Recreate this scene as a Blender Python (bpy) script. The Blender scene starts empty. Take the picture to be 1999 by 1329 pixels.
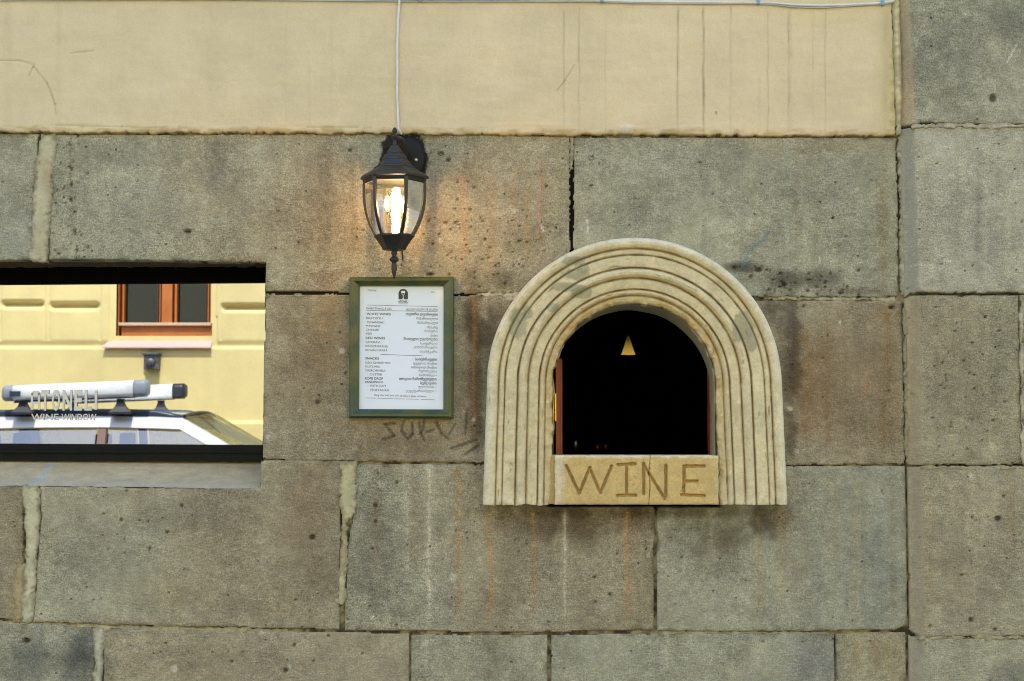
import bpy, bmesh, math, random
import numpy as np
from mathutils import Vector, Matrix

random.seed(7)
rng = np.random.default_rng(11)
scene = bpy.context.scene
col = scene.collection

# ------------------------------------------------------------------ camera
CAM = (0.0, -3.5, 1.6)
TILT = math.radians(3.0)
FPX = 2776.0                       # 50 mm on a 36 mm sensor, photo 1999 wide
cd = bpy.data.cameras.new('camera')
cam = bpy.data.objects.new('camera', cd); col.objects.link(cam)
cam.location = CAM
cam.rotation_euler = (math.radians(90) + TILT, 0, 0)
cd.lens = 50; cd.sensor_width = 36; cd.clip_start = 0.05; cd.clip_end = 600
cd.dof.use_dof = True; cd.dof.focus_distance = 3.45; cd.dof.aperture_fstop = 10
scene.camera = cam

# ------------------------------------------------------------------ sky, sun, exposure
SUN_EL, SUN_AZ = math.radians(58), math.radians(6)
world = bpy.data.worlds.new('World'); scene.world = world; world.use_nodes = True
wn = world.node_tree; wn.nodes.clear()
sky = wn.nodes.new('ShaderNodeTexSky'); sky.sky_type = 'NISHITA'; sky.sun_disc = False
sky.sun_elevation = SUN_EL; sky.sun_rotation = SUN_AZ
sky.air_density = 1.0; sky.dust_density = 1.2; sky.ozone_density = 1.0
bg = wn.nodes.new('ShaderNodeBackground'); bg.inputs['Strength'].default_value = 0.15
wo = wn.nodes.new('ShaderNodeOutputWorld')
wn.links.new(sky.outputs[0], bg.inputs[0]); wn.links.new(bg.outputs[0], wo.inputs[0])
sd = bpy.data.lights.new('sun', 'SUN'); sd.energy = 2.1; sd.angle = math.radians(0.5); sd.color = (1, .95, .86)
sun = bpy.data.objects.new('sun', sd); col.objects.link(sun)
sdir = Vector((math.sin(SUN_AZ) * math.cos(SUN_EL), math.cos(SUN_AZ) * math.cos(SUN_EL), math.sin(SUN_EL)))
sun.location = sdir * 40
sun.rotation_euler = (-sdir).to_track_quat('-Z', 'Y').to_euler()
vs = scene.view_settings
vs.view_transform = 'Standard'; vs.look = 'None'; vs.gamma = 1; vs.use_curve_mapping = False
vs.exposure = 2.06
scene.render.engine = 'CYCLES'
scene.cycles.max_bounces = 10; scene.cycles.transparent_max_bounces = 16
scene.cycles.caustics_reflective = False; scene.cycles.caustics_refractive = False
scene.cycles.use_denoising = True
scene.cycles.filter_width = 1.0

# ------------------------------------------------------------------ surveying helpers
ct, st = math.cos(TILT), math.sin(TILT)
def at(u, v, Y=0.0):
    """photo survey point (u,v) -> world point on the vertical plane y = Y"""
    a = (u - 999.5) / FPX; b = -(v - 664.5) / FPX
    d = (a, ct - b * st, st + b * ct)
    t = (Y - CAM[1]) / d[1]
    return Vector((CAM[0] + d[0] * t, Y, CAM[2] + d[2] * t))
def survey(X, Z, Y=0.0):
    """world arrays on a plane y=Y -> survey coordinates"""
    dy = Y - CAM[1]; dz = Z - CAM[2]
    f = dy * ct + dz * st; up = -dy * st + dz * ct
    return 999.5 + FPX * X / f, 664.5 - FPX * up / f
MIRROR_Y = 0.17
def refl(u, v, D):
    """a place seen in the mirror pane, D metres behind the glass plane -> real point across the street"""
    p = at(u, v, MIRROR_Y + D)
    return Vector((p.x, MIRROR_Y - D, p.z))
def lin(r, g, b, k=1.0):
    f = lambda c: ((c / 255) / 12.92 if c <= 10.3 else (((c / 255) + .055) / 1.055) ** 2.4) * k
    return np.array([f(r), f(g), f(b)])

_tab = rng.random((256, 256))
def vnoise(x, y, s=0):
    x = np.asarray(x, float) + s * 17.31; y = np.asarray(y, float) + s * 9.77
    xi = np.floor(x).astype(int); yi = np.floor(y).astype(int)
    fx = x - xi; fy = y - yi
    fx = fx * fx * (3 - 2 * fx); fy = fy * fy * (3 - 2 * fy)
    a = _tab[xi % 256, yi % 256]; b = _tab[(xi + 1) % 256, yi % 256]
    c = _tab[xi % 256, (yi + 1) % 256]; d = _tab[(xi + 1) % 256, (yi + 1) % 256]
    return (a * (1 - fx) + b * fx) * (1 - fy) + (c * (1 - fx) + d * fx) * fy
def fbm(x, y, o=4, s=0, g=.5):
    r = 0; a = 1; t = 0
    for i in range(o):
        r = r + a * (vnoise(x * 2 ** i, y * 2 ** i, s + i * 3) - .5); t += a; a *= g
    return r / t * 2            # about -1..1
def sm(a, b, x):
    t = np.clip((x - a) / (b - a), 0, 1); return t * t * (3 - 2 * t)
def poly_sd(X, Z, pts):
    """signed distance, positive inside"""
    d2 = np.full(X.shape, 1e9); ins = np.zeros(X.shape, bool)
    n = len(pts)
    for i in range(n):
        x0, z0 = pts[i]; x1, z1 = pts[(i + 1) % n]
        ex, ez = x1 - x0, z1 - z0
        t = np.clip(((X - x0) * ex + (Z - z0) * ez) / (ex * ex + ez * ez + 1e-12), 0, 1)
        d2 = np.minimum(d2, (X - x0 - t * ex) ** 2 + (Z - z0 - t * ez) ** 2)
        c = (z0 > Z) != (z1 > Z)
        if abs(ez) > 1e-12:
            xi = x0 + (Z - z0) * ex / ez
            ins ^= (c & (X < xi))
    d = np.sqrt(d2)
    return np.where(ins, d, -d)
def seg_d(X, Z, a, b):
    ex, ez = b[0] - a[0], b[1] - a[1]
    t = np.clip(((X - a[0]) * ex + (Z - a[1]) * ez) / (ex * ex + ez * ez + 1e-12), 0, 1)
    return np.sqrt((X - a[0] - t * ex) ** 2 + (Z - a[1] - t * ez) ** 2)

# ------------------------------------------------------------------ object helpers
def tag(o, label=None, cat=None, group=None, kind=None):
    if label: o['label'] = label
    if cat: o['category'] = cat
    if group: o['group'] = group
    if kind: o['kind'] = kind
    return o
def empty(name, loc, label=None, cat=None, group=None):
    o = bpy.data.objects.new(name, None); col.objects.link(o); o.location = loc
    o.empty_display_size = .1
    return tag(o, label, cat, group)
def link(name, me, mat, parent=None, smooth=True):
    o = bpy.data.objects.new(name, me); col.objects.link(o)
    if mat and not me.materials: me.materials.append(mat)
    if smooth:
        me.polygons.foreach_set('use_smooth', [True] * len(me.polygons))
    # origin to centre of the piece
    n = len(me.vertices); co = np.empty(n * 3, np.float32); me.vertices.foreach_get('co', co); co = co.reshape(-1, 3)
    c = (co.max(0) + co.min(0)) / 2 if n else np.zeros(3)
    co -= c; me.vertices.foreach_set('co', co.ravel()); me.update()
    o.location = Vector([float(x) for x in c])
    if parent:
        o.parent = parent
        o.location = o.location - world_loc(parent)
    return o
def world_loc(o):
    l = Vector(o.location)
    while o.parent:
        o = o.parent; l += o.location
    return l
def mesh_np(name, verts, faces, colors=None):
    me = bpy.data.meshes.new(name)
    verts = np.asarray(verts, np.float32); faces = np.asarray(faces, np.int32)
    me.vertices.add(len(verts)); me.vertices.foreach_set('co', verts.ravel())
    k = faces.shape[1]
    me.loops.add(faces.size); me.loops.foreach_set('vertex_index', faces.ravel())
    me.polygons.add(len(faces)); me.polygons.foreach_set('loop_start', np.arange(0, faces.size, k, dtype=np.int32))
    if colors is not None:
        ca = me.color_attributes.new('tint', 'FLOAT_COLOR', 'POINT')
        colors = np.asarray(colors); c4 = np.ones((len(verts), 4), np.float32); c4[:, :colors.shape[1]] = colors
        ca.data.foreach_set('color', c4.ravel())
    me.update(calc_edges=True); me.validate()
    return me
def grid_faces(nx, nz):
    i = np.arange(nx - 1)[None, :] + np.arange(nz - 1)[:, None] * nx
    return np.stack([i, i + 1, i + 1 + nx, i + nx], -1).reshape(-1, 4)
class MB:
    """collects shapes, builds ONE mesh object"""
    def __init__(s): s.bm = bmesh.new()
    def box(s, x0, x1, y0, y1, z0, z1, bev=0, M=None):
        r = bmesh.ops.create_cube(s.bm, size=1)
        vv = r['verts']
        bmesh.ops.scale(s.bm, vec=(x1 - x0, y1 - y0, z1 - z0), verts=vv)
        bmesh.ops.translate(s.bm, vec=((x0 + x1) / 2, (y0 + y1) / 2, (z0 + z1) / 2), verts=vv)
        if M is not None: bmesh.ops.transform(s.bm, matrix=M, verts=vv)
        if bev:
            es = list({e for v in vv for e in v.link_edges})
            bmesh.ops.bevel(s.bm, geom=es, offset=bev, segments=2, profile=.6, affect='EDGES')
        return s
    def lathe(s, prof, c, n=24, axis='z', ang0=0, cap=True):
        rings = []
        for z, r in prof:
            ring = []
            for i in range(n):
                a = ang0 + 2 * math.pi * i / n
                x, y = r * math.cos(a), r * math.sin(a)
                p = {'z': (x, y, z), 'y': (x, z, y), 'x': (z, x, y)}[axis]
                ring.append(s.bm.verts.new((c[0] + p[0], c[1] + p[1], c[2] + p[2])))
            rings.append(ring)
        for k in range(len(rings) - 1):
            for i in range(n):
                s.bm.faces.new((rings[k][i], rings[k][(i + 1) % n], rings[k + 1][(i + 1) % n], rings[k + 1][i]))
        if cap:
            s.bm.faces.new(rings[0][::-1]); s.bm.faces.new(rings[-1])
        return s
    def tube(s, pts, r, n=8, rs=None):
        pts = [Vector(p) for p in pts]
        rings = []; up = Vector((0, 0, 1))
        for i, p in enumerate(pts):
            t = (pts[min(i + 1, len(pts) - 1)] - pts[max(i - 1, 0)]).normalized()
            a = t.cross(up)
            if a.length < .05: a = t.cross(Vector((0, 1, 0)))
            a.normalize(); b = t.cross(a).normalized()
            rr = rs[i] if rs else r
            rings.append([s.bm.verts.new(p + (a * math.cos(2 * math.pi * k / n) + b * math.sin(2 * math.pi * k / n)) * rr) for k in range(n)])
        for k in range(len(rings) - 1):
            for i in range(n):
                s.bm.faces.new((rings[k][i], rings[k][(i + 1) % n], rings[k + 1][(i + 1) % n], rings[k + 1][i]))
        s.bm.faces.new(rings[0][::-1]); s.bm.faces.new(rings[-1])
        return s
    def loft(s, rings, closed=True, cap=True):
        rr = [[s.bm.verts.new(p) for p in ring] for ring in rings]
        n = len(rr[0])
        for k in range(len(rr) - 1):
            for i in range(n if closed else n - 1):
                s.bm.faces.new((rr[k][i], rr[k][(i + 1) % n], rr[k + 1][(i + 1) % n], rr[k + 1][i]))
        if cap and closed:
            s.bm.faces.new(rr[0][::-1]); s.bm.faces.new(rr[-1])
        return s
    def poly(s, pts):
        s.bm.faces.new([s.bm.verts.new(p) for p in pts]); return s
    def build(s, name, mat, parent=None, smooth=False):
        bmesh.ops.recalc_face_normals(s.bm, faces=s.bm.faces)
        me = bpy.data.meshes.new(name); s.bm.to_mesh(me); s.bm.free()
        return link(name, me, mat, parent, smooth)
def auto(o, ang=40):
    me = o.data
    me.polygons.foreach_set('use_smooth', [True] * len(me.polygons))
    if hasattr(me, 'set_sharp_from_angle'): me.set_sharp_from_angle(angle=math.radians(ang))
    return o

# ------------------------------------------------------------------ materials
def nodes(name):
    m = bpy.data.materials.new(name); m.use_nodes = True
    nt = m.node_tree; nt.nodes.clear()
    out = nt.nodes.new('ShaderNodeOutputMaterial')
    b = nt.nodes.new('ShaderNodeBsdfPrincipled'); nt.links.new(b.outputs[0], out.inputs[0])
    return m, nt, b, out
def N(nt, typ, ins=None, **kw):
    n = nt.nodes.new(typ)
    for k, v in kw.items(): setattr(n, k, v)
    for k, v in (ins or {}).items():
        if isinstance(v, bpy.types.NodeSocket): nt.links.new(v, n.inputs[k])
        else: n.inputs[k].default_value = v
    return n
def noise(nt, vec, scale, detail=3, rough=.6):
    return N(nt, 'ShaderNodeTexNoise', {'Vector': vec, 'Scale': scale, 'Detail': detail, 'Roughness': rough}).outputs['Fac']
def ramp(nt, v, a, b, lo, hi):
    return N(nt, 'ShaderNodeMapRange', {'Value': v, 'From Min': a, 'From Max': b, 'To Min': lo, 'To Max': hi}).outputs[0]
def math_(nt, op, a, b=None):
    n = N(nt, 'ShaderNodeMath', {0: a}, operation=op)
    if b is not None:
        if isinstance(b, bpy.types.NodeSocket): nt.links.new(b, n.inputs[1])
        else: n.inputs[1].default_value = b
    return n.outputs[0]
def vmul(nt, c, f):
    n = N(nt, 'ShaderNodeVectorMath', {0: c}, operation='SCALE')
    if isinstance(f, bpy.types.NodeSocket): nt.links.new(f, n.inputs['Scale'])
    else: n.inputs['Scale'].default_value = f
    return n.outputs[0]

def tinted(name, s1=180, s2=45, amp=.45, amp2=.15, bump=.0016, rough=.92, pores=0., speck=0., streak=0., lo=.28, tool=False):
    """weathered mineral surface: colour from the painted 'tint' attribute, grain and relief procedural"""
    m, nt, b, out = nodes(name)
    pos = N(nt, 'ShaderNodeNewGeometry').outputs['Position']
    at_ = N(nt, 'ShaderNodeAttribute', attribute_name='tint'); tint = at_.outputs['Color']; ga = at_.outputs['Alpha']
    n1 = noise(nt, pos, s1, 5, .78); n2 = noise(nt, pos, s2, 4, .6)
    if tool:
        # short slanting chisel marks, coming and going over the block
        mp_ = N(nt, 'ShaderNodeMapping', {'Vector': pos, 'Rotation': (0, .35, 0), 'Scale': (75, 75, 240)}).outputs[0]
        n3 = noise(nt, mp_, 1.0, 3, .65); reg = ramp(nt, noise(nt, pos, 7, 2), .40, .62, .15, 1)
        n4 = noise(nt, pos, 430, 2, .6)
    f = math_(nt, 'MULTIPLY', ramp(nt, n1, lo, 1 - lo, 1 - amp, 1 + amp), ramp(nt, n2, .3, .7, 1 - amp2, 1 + amp2))
    h = math_(nt, 'ADD', math_(nt, 'MULTIPLY', n1, .75), math_(nt, 'MULTIPLY', n2, .8))
    if tool:
        h = math_(nt, 'ADD', h, math_(nt, 'MULTIPLY', math_(nt, 'MULTIPLY', n3, reg), 1.1))
        f = math_(nt, 'MULTIPLY', f, ramp(nt, n3, .35, .65, .86, 1.14)); f = math_(nt, 'MULTIPLY', f, ramp(nt, n4, .35, .65, .74, 1.26))
        f = math_(nt, 'MULTIPLY', f, ramp(nt, noise(nt, pos, 24, 4, .7), .36, .64, .86, 1.14))
    if pores:
        v = N(nt, 'ShaderNodeTexVoronoi', {'Vector': pos, 'Scale': 55.0})
        rnd = N(nt, 'ShaderNodeSeparateColor', {0: v.outputs['Color']}).outputs[0]
        dist = math_(nt, 'ADD', v.outputs['Distance'], math_(nt, 'MULTIPLY', n1, .12))
        pm = math_(nt, 'MULTIPLY', ramp(nt, dist, .13, .24, 1, 0), ramp(nt, rnd, 1 - pores, 1 - pores + .02, 0, 1))
        f = math_(nt, 'MULTIPLY', f, ramp(nt, pm, 0, 1, 1, .35))
        h = math_(nt, 'SUBTRACT', h, math_(nt, 'MULTIPLY', pm, 2.0))
    f = N(nt, 'ShaderNodeMix', {0: ga, 2: 1.0, 3: f}).outputs[0]
    c = vmul(nt, tint, f)
    # slow hue drift
    dr = noise(nt, pos, 9, 3, .6)
    mx = N(nt, 'ShaderNodeMix', {0: ramp(nt, dr, .35, .65, 0, .16), 6: c, 7: vmul(nt, (0.42, .36, .27), ramp(nt, n1, .2, .8, .2, .9))}, data_type='RGBA')
    c = mx.outputs[2] if speck < 0 else c
    if speck > 0:
        v2 = N(nt, 'ShaderNodeTexVoronoi', {'Vector': pos, 'Scale': 120.0})
        rnd2 = N(nt, 'ShaderNodeSeparateColor', {0: v2.outputs['Color']}).outputs[1]
        sp = math_(nt, 'MULTIPLY', ramp(nt, v2.outputs['Distance'], .1, .3, 1, 0), ramp(nt, rnd2, 1 - speck, 1 - speck + .02, 0, 1))
        c = N(nt, 'ShaderNodeMix', {0: math_(nt, 'MULTIPLY', sp, .55), 6: c, 7: (.55, .52, .45, 1)}, data_type='RGBA').outputs[2]
    nt.links.new(c, b.inputs['Base Color'])
    b.inputs['Roughness'].default_value = rough
    b.inputs['Specular IOR Level'].default_value = .25
    bp = N(nt, 'ShaderNodeBump', {'Strength': math_(nt, 'ADD', math_(nt, 'MULTIPLY', ga, .85), .15), 'Distance': bump, 'Height': h})
    nt.links.new(bp.outputs[0], b.inputs['Normal'])
    return m
def plain(name, c, rough=.5, metal=0., var=.08, scale=30, bump=0., spec=.5, coat=0., emit=None, es=0.):
    m, nt, b, out = nodes(name)
    pos = N(nt, 'ShaderNodeNewGeometry').outputs['Position']
    n1 = noise(nt, pos, scale, 4, .6)
    cc = vmul(nt, tuple(float(x) for x in c[:3]), ramp(nt, n1, .3, .7, 1 - var, 1 + var))
    nt.links.new(cc, b.inputs['Base Color'])
    nt.links.new(ramp(nt, n1, .3, .7, max(0, rough - .06), min(1, rough + .06)), b.inputs['Roughness'])
    b.inputs['Metallic'].default_value = metal; b.inputs['Specular IOR Level'].default_value = spec
    b.inputs['Coat Weight'].default_value = coat
    if bump:
        nt.links.new(N(nt, 'ShaderNodeBump', {'Distance': bump, 'Height': n1}).outputs[0], b.inputs['Normal'])
    if emit:
        b.inputs['Emission Color'].default_value = (*emit, 1); b.inputs['Emission Strength'].default_value = es
    return m
def glassy(name, tintc=(1, 1, 1), refl_=.12, rough=0.0, top=.9):
    """thin pane: mostly see-through, some gloss by angle"""
    m = bpy.data.materials.new(name); m.use_nodes = True
    nt = m.node_tree; nt.nodes.clear()
    out = nt.nodes.new('ShaderNodeOutputMaterial')
    t = N(nt, 'ShaderNodeBsdfTransparent', {0: (*tintc, 1)})
    g = N(nt, 'ShaderNodeBsdfGlossy', {'Roughness': rough, 'Color': (1, 1, 1, 1)})
    lw = N(nt, 'ShaderNodeLayerWeight', {'Blend': .35}).outputs['Fresnel']
    mx = N(nt, 'ShaderNodeMixShader', {0: ramp(nt, lw, 0, 1, refl_, top), 1: t.outputs[0], 2: g.outputs[0]})
    nt.links.new(mx.outputs[0], out.inputs[0])
    return m

M = {}
M['stone'] = tinted('tuff_stone', s1=250, s2=80, amp=.44, amp2=.14, bump=.0066, pores=.12, speck=.06, lo=.33, tool=True)
M['chamfer'] = M['stone']
M['mortar'] = tinted('lime_mortar', s1=210, s2=30, amp=.16, amp2=.12, bump=.0012, speck=.02)
M['plaster'] = tinted('cream_plaster', s1=300, s2=9, amp=.09, amp2=.06, bump=.0011)
M['carved'] = tinted('carved_limestone', s1=190, s2=36, amp=.17, amp2=.09, bump=.0010, speck=.03)
M['ochre'] = tinted('ochre_stone', s1=210, s2=60, amp=.2, amp2=.10, bump=.0012, speck=.04)
M['black_metal'] = plain('black_lantern_metal', (.010, .0095, .0095), .42, 0, .3, 60, .0006, spec=.5)
M['lantern_glass'] = glassy('lantern_glass', (.97, .95, .9), .05)
M['bulb_glass'] = glassy('bulb_glass', (1, .98, .92), .06)
M['filament'] = plain('lit_filament', (1, .8, .5), .5, emit=(1.0, .60, .25), es=24)
M['white_cable'] = plain('white_cable', (.62, .62, .64), .5, var=.1)
M['clip'] = plain('blue_clip', (.15, .3, .45), .5)
M['brass'] = plain('brass', (.75, .45, .1), .3, 1.0, .1, 80)
M['red_wood'] = plain('red_brown_wood', (.30, .045, .012), .45, var=.25, scale=20)
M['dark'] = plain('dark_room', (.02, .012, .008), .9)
M['frame_black'] = plain('black_window_frame', (.0015, .003, .006), .5, spec=.15)
M['frame_dead'] = plain('matt_black_frame', (.002, .002, .002), .9, spec=.05)
M['letter'] = plain('grey_letter_vinyl', (.60, .60, .61), .5, var=.03)
M['bulb_base'] = plain('bulb_base', (.5, .45, .35), .3, 1)

# ------------------------------------------------------------------ openings in the stone wall
ARC_C = Vector((.298, 0, at(1240, 462, -.045).z - .360))
def arch_open_sd(X, Z, r):
    """positive inside the opening"""
    cx, cz = ARC_C.x, ARC_C.z
    up = r - np.sqrt((X - cx) ** 2 + (Z - cz) ** 2)
    lo = np.minimum(r - np.abs(X - cx), (Z - (cz - .30)))
    return np.where(Z > cz, up, np.where(Z > cz - .30, lo, -1))
STRIP = [(-400, 507), (300, 509), (518, 514), (517, 600), (511, 893), (508, 897), (508, 952), (-400, 944)]
STRIP_W = [(at(u, v).x, at(u, v).z) for u, v in STRIP]
def W(pts, Y=0.0): return [(at(u, v, Y).x, at(u, v, Y).z) for u, v in pts]

# ------------------------------------------------------------------ weathering of the wall and shade painted round the arch, in survey coordinates
ORANGE, WHITEST, BROWN, DARKB = lin(186, 138, 86), lin(204, 196, 174), lin(112, 84, 50), lin(48, 38, 28)
STREAKS = [  # x, y0, y1, width, colour, strength
    (957, 990, 1236, 5, ORANGE, .60), (1041, 995, 1222, 6, ORANGE, .38), (1102, 995, 1232, 4, WHITEST, .45), (1224, 990, 1232, 5, ORANGE, .62),
    (895, 905, 1232, 6, lin(176, 140, 96), .55), (838, 905, 1238, 7, WHITEST, .55), (796, 905, 1150, 5, WHITEST, .22), (830, 1240, 1330, 6, WHITEST, .35),
    (905, 330, 560, 5, ORANGE, .36), (961, 335, 560, 6, ORANGE, .30), (1004, 330, 480, 6, ORANGE, .22), (1056, 318, 520, 5, lin(165, 95, 60), .62), (1031, 350, 540, 6, lin(170,140,70), .42),
    (1095, 270, 420, 6, lin(160, 150, 80), .3), (1522, 985, 1229, 6, lin(178, 166, 130), .40), (1622, 925, 1225, 7, lin(176, 168, 136), .30), (1480, 1000, 1228, 8, lin(160, 135, 95), .3),
    (1390, 1010, 1228, 10, WHITEST, .16), (1668, 930, 1229, 8, lin(140, 120, 80), .25), (1300, 1240, 1330, 9, WHITEST, .30), (1480, 1240, 1330, 12, WHITEST, .22),
    (1672, 1240, 1330, 7, lin(160, 140, 90), .5), (1705, 1240, 1330, 9, lin(150, 118, 84), .5), (1735, 1240, 1330, 6, lin(165, 150, 110), .4),
    (1615, 620, 900, 12, lin(120, 84, 40), .34), (1575, 640, 880, 26, lin(128, 88, 42), .42), (1650, 600, 900, 7, BROWN, .2), (1690, 740, 790, 5, lin(190, 120, 90), .35),
    (1730, 600, 900, 22, lin(118, 84, 38), .42), (1725, 280, 575, 10, lin(100, 95, 60), .3), (1590, 300, 570, 14, lin(140, 130, 90), .18), (1470, 300, 560, 12, lin(150, 140, 100), .16),
    (925, 560, 900, 7, ORANGE, .32), (903, 850, 900, 6, ORANGE, .5), (640, 280, 560, 28, lin(90, 84, 70), .30), (140, 270, 505, 6, lin(100, 88, 50), .38), (690, 300, 520, 10, lin(96,88,70), .25),
    (955, 560, 780, 9, lin(80, 68, 50), .3), (1860, 260, 560, 10, lin(100, 95, 75), .22), (1800, 280, 560, 8, lin(150, 140, 110), .22), (1900, 300, 560, 7, lin(96, 92, 80), .25), (1740,930,1225,9,lin(120,112,90),.3)]
BLOBS = [  # x, y, rx, ry, colour, strength
    (1080, 1015, 130, 42, lin(84, 62, 42), .60), (1225, 1010, 60, 30, lin(90, 66, 44), .45), (1390, 1035, 90, 55, lin(82, 70, 44), .55), (1500, 1018, 60, 34, lin(60, 46, 32), .6),  # under the arch: dirt mixed with painted shade
    (1560, 545, 110, 24, lin(58, 56, 48), .55), (1450, 522, 50, 12, lin(44, 42, 38), .6), (1660, 568, 70, 10, lin(70, 62, 48), .5),
    (600, 700, 90, 190, lin(134, 106, 70), .38), (650, 640, 50, 110, lin(150, 112, 66), .30), (760, 860, 150, 60, lin(140, 108, 72), .34), (800, 870, 90, 30, lin(60, 50, 40), .22),
    (930, 700, 34, 190, lin(70, 62, 52), .5), (960, 640, 60, 60, lin(64, 58, 50), .5), (1540, 700, 26, 190, lin(66, 60, 52), .55), (1640, 750, 110, 150, lin(122, 96, 60), .40),  # entries hugging the arch sides: dirt plus shade put into the colour
    (600, 1000, 70, 110, lin(128, 100, 72), .36), (640, 1120, 60, 70, lin(120, 100, 76), .3), (330, 1165, 40, 40, lin(150, 140, 80), .26), (200, 1080, 110, 70, lin(104, 108, 108), .25),
    (160, 1290, 60, 70, lin(64, 70, 76), .62), (60, 1290, 60, 50, lin(88, 94, 98), .5), (640, 400, 70, 150, lin(118, 104, 84), .34), (540, 420, 150, 100, lin(118, 104, 84), .2),
    (850, 480, 180, 90, lin(150, 134, 112), .30), (1300, 320, 150, 50, lin(150, 146, 130), .2), (1480, 350, 200, 70, lin(104, 106, 98), .22), (1600, 290, 160, 18, lin(160, 140, 96), .3),
    (1890, 480, 60, 100, lin(150, 150, 142), .25), (1840, 100, 100, 130, lin(104, 106, 96), .35), (1960, 40, 50, 60, lin(92, 96, 90), .4), (960, 1280, 40, 60, lin(78, 78, 70), .3),
    (1590, 1290, 60, 60, lin(112, 110, 120), .4), (1700, 1100, 60, 130, lin(112, 122, 120), .35), (1900, 1130, 90, 80, lin(128, 112, 92), .3), (1880, 740, 90, 130, lin(128, 118, 96), .3), (1960, 1320, 50, 40, lin(88, 96, 104), .4),
    (740, 1080, 60, 120, lin(100, 96, 92), .35), (1100, 950, 40, 400, lin(110, 92, 74), 0), (420, 330, 60, 60, lin(110,108,96), .3), (240, 300, 120, 40, lin(104,102,90), .3)]
MOREBLOBS = [(924, 640, 22, 110, lin(52, 46, 38), .5), (930, 780, 16, 120, lin(58, 50, 40), .5), (1552, 700, 18, 110, lin(56, 50, 42), .5), (1545, 850, 14, 70, lin(52, 46, 38), .4), (985, 545, 40, 26, lin(60, 56, 48), .4),  # dark rim beside the surround: dirt and painted contact shade together
    (1500, 600, 30, 40, lin(54, 50, 42), .5), (1240, 1000, 290, 14, lin(56, 44, 30), .6), (1140, 1030, 60, 60, lin(92, 74, 50), .4), (1395, 1070, 60, 60, lin(100, 88, 60), .35),  # long band below the surround: dirt with its shade painted in
    (1350, 1120, 50, 110, lin(158, 152, 128), .22), (1560, 1050, 40, 150, lin(150, 148, 128), .25), (1000, 1110, 50, 110, lin(132, 118, 96), .3), (380, 1000, 140, 50, lin(112, 108, 92), .3), (250, 420, 130, 70, lin(148, 146, 130), .25),
    (900, 340, 60, 60, lin(116, 106, 84), .3), (1050, 400, 60, 120, lin(146, 134, 108), .3), (1680, 470, 60, 110, lin(150, 146, 126), .22), (1250, 420, 110, 60, lin(112, 112, 100), .28), (420, 1290, 190, 40, lin(128, 112, 92), .35)]
for i in range(34):   # broad pale and brown runs down the courses under the hatch and the pier
    x = 700 + rng.random() * 1280; y0 = 900 + rng.random() * 60 if rng.random() < .7 else 268 + rng.random() * 60
    STREAKS.append((x, y0, y0 + 140 + rng.random() * 200, 5 + rng.random() * 15, lin(182, 174, 148) if rng.random() < .55 else lin(128, 100, 62), .10 + rng.random() * .16))
SPOTS = [(745, 945, 8), (885, 1125, 9), (838, 910, 7), (1542, 797, 5), (1556, 880, 3), (1887, 928, 8), (1640, 629, 4), (1003, 412, 5), (340, 1304, 7), (1880, 998, 4), (726, 1204, 4), (511, 1230, 10), (243, 1252, 5), (267, 1268, 5),
         (1875, 35, 3), (1074, 347, 3), (641, 288, 3), (845, 548, 4), (925, 818, 5), (584, 800, 3), (668, 686, 6), (860, 470, 5), (62, 437, 3), (1673, 370, 3), (620, 1155, 2), (565, 1300, 4), (524, 852, 4)]
PITS = [(1930, 197, 8, 9), (1940, 1010, 7, 6), (610, 1048, 7, 6), (733, 986, 5, 6), (733, 1018, 4, 4), (775, 941, 4, 4), (52, 1250, 9, 6), (1887, 1206, 5, 5), (1934, 1224, 4, 4), (1890, 1007, 3, 3), (690, 700, 4, 4), (620, 785, 5, 5),
        (675, 728, 3, 3), (367, 452, 9, 4), (558, 1308, 5, 5), (575, 1258, 4, 4), (641, 1240, 4, 3), (453, 1290, 4, 3), (1190, 1160, 5, 4), (1160, 1126, 4, 3), (1162, 1174, 3, 3), (1204, 1080, 3, 3), (1330, 1087, 3, 3),
        (355, 987, 4, 4), (327, 1038, 4, 4), (290, 1017, 3, 3), (238, 1014, 4, 4), (293, 1070, 3, 5), (248, 957, 3, 3), (203, 1002, 3, 3), (1915, 620, 4, 4), (1910, 692, 3, 3), (1930, 820, 3, 3), (1890, 670, 3, 3), (1740, 600, 7, 5),
        (140, 360, 3, 6), (139, 390, 3, 5), (146, 450, 3, 6), (150, 488, 3, 6), (140, 330, 3, 4), (1480, 527, 8, 5), (1530, 555, 6, 5), (1565, 580, 5, 3), (1640, 572, 6, 3), (1433, 522, 5, 4), (1465, 540, 5, 4),
        (918, 408, 4, 4), (870, 434, 5, 3), (860, 300, 7, 4), (875, 312, 5, 4), (840, 535, 9, 3), (893, 355, 3, 3)]
for i in range(95):
    u = 940 + rng.normal() * 85; v = 480 + rng.normal() * 55
    if 828 < u < 1110 and 330 < v < 565: PITS.append((u, v, 1.6 + rng.random() * 2.2, 1.6 + rng.random() * 1.8))
for i in range(26):
    PITS.append((1480 + rng.random() * 200, 520 + rng.random() * 60, 2 + rng.random() * 3, 1.5 + rng.random() * 2.5))
for i in range(150):
    PITS.append((-100 + rng.random() * 2150, 270 + rng.random() * 1070, 1.5 + rng.random() ** 3 * 3, 1.4 + rng.random() ** 3 * 2.6))
for i in range(40):
    PITS.append((120 + 15 * rng.normal() + 20, 265 + rng.random() * 240, 1.5 + rng.random() * 1.5, 1.5 + rng.random() * 2))
for i in range(30):
    PITS.append((1880 + rng.normal() * 60, 740 + rng.normal() * 80, 1.6 + rng.random() * 1.6, 1.6 + rng.random() * 1.6))
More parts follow.
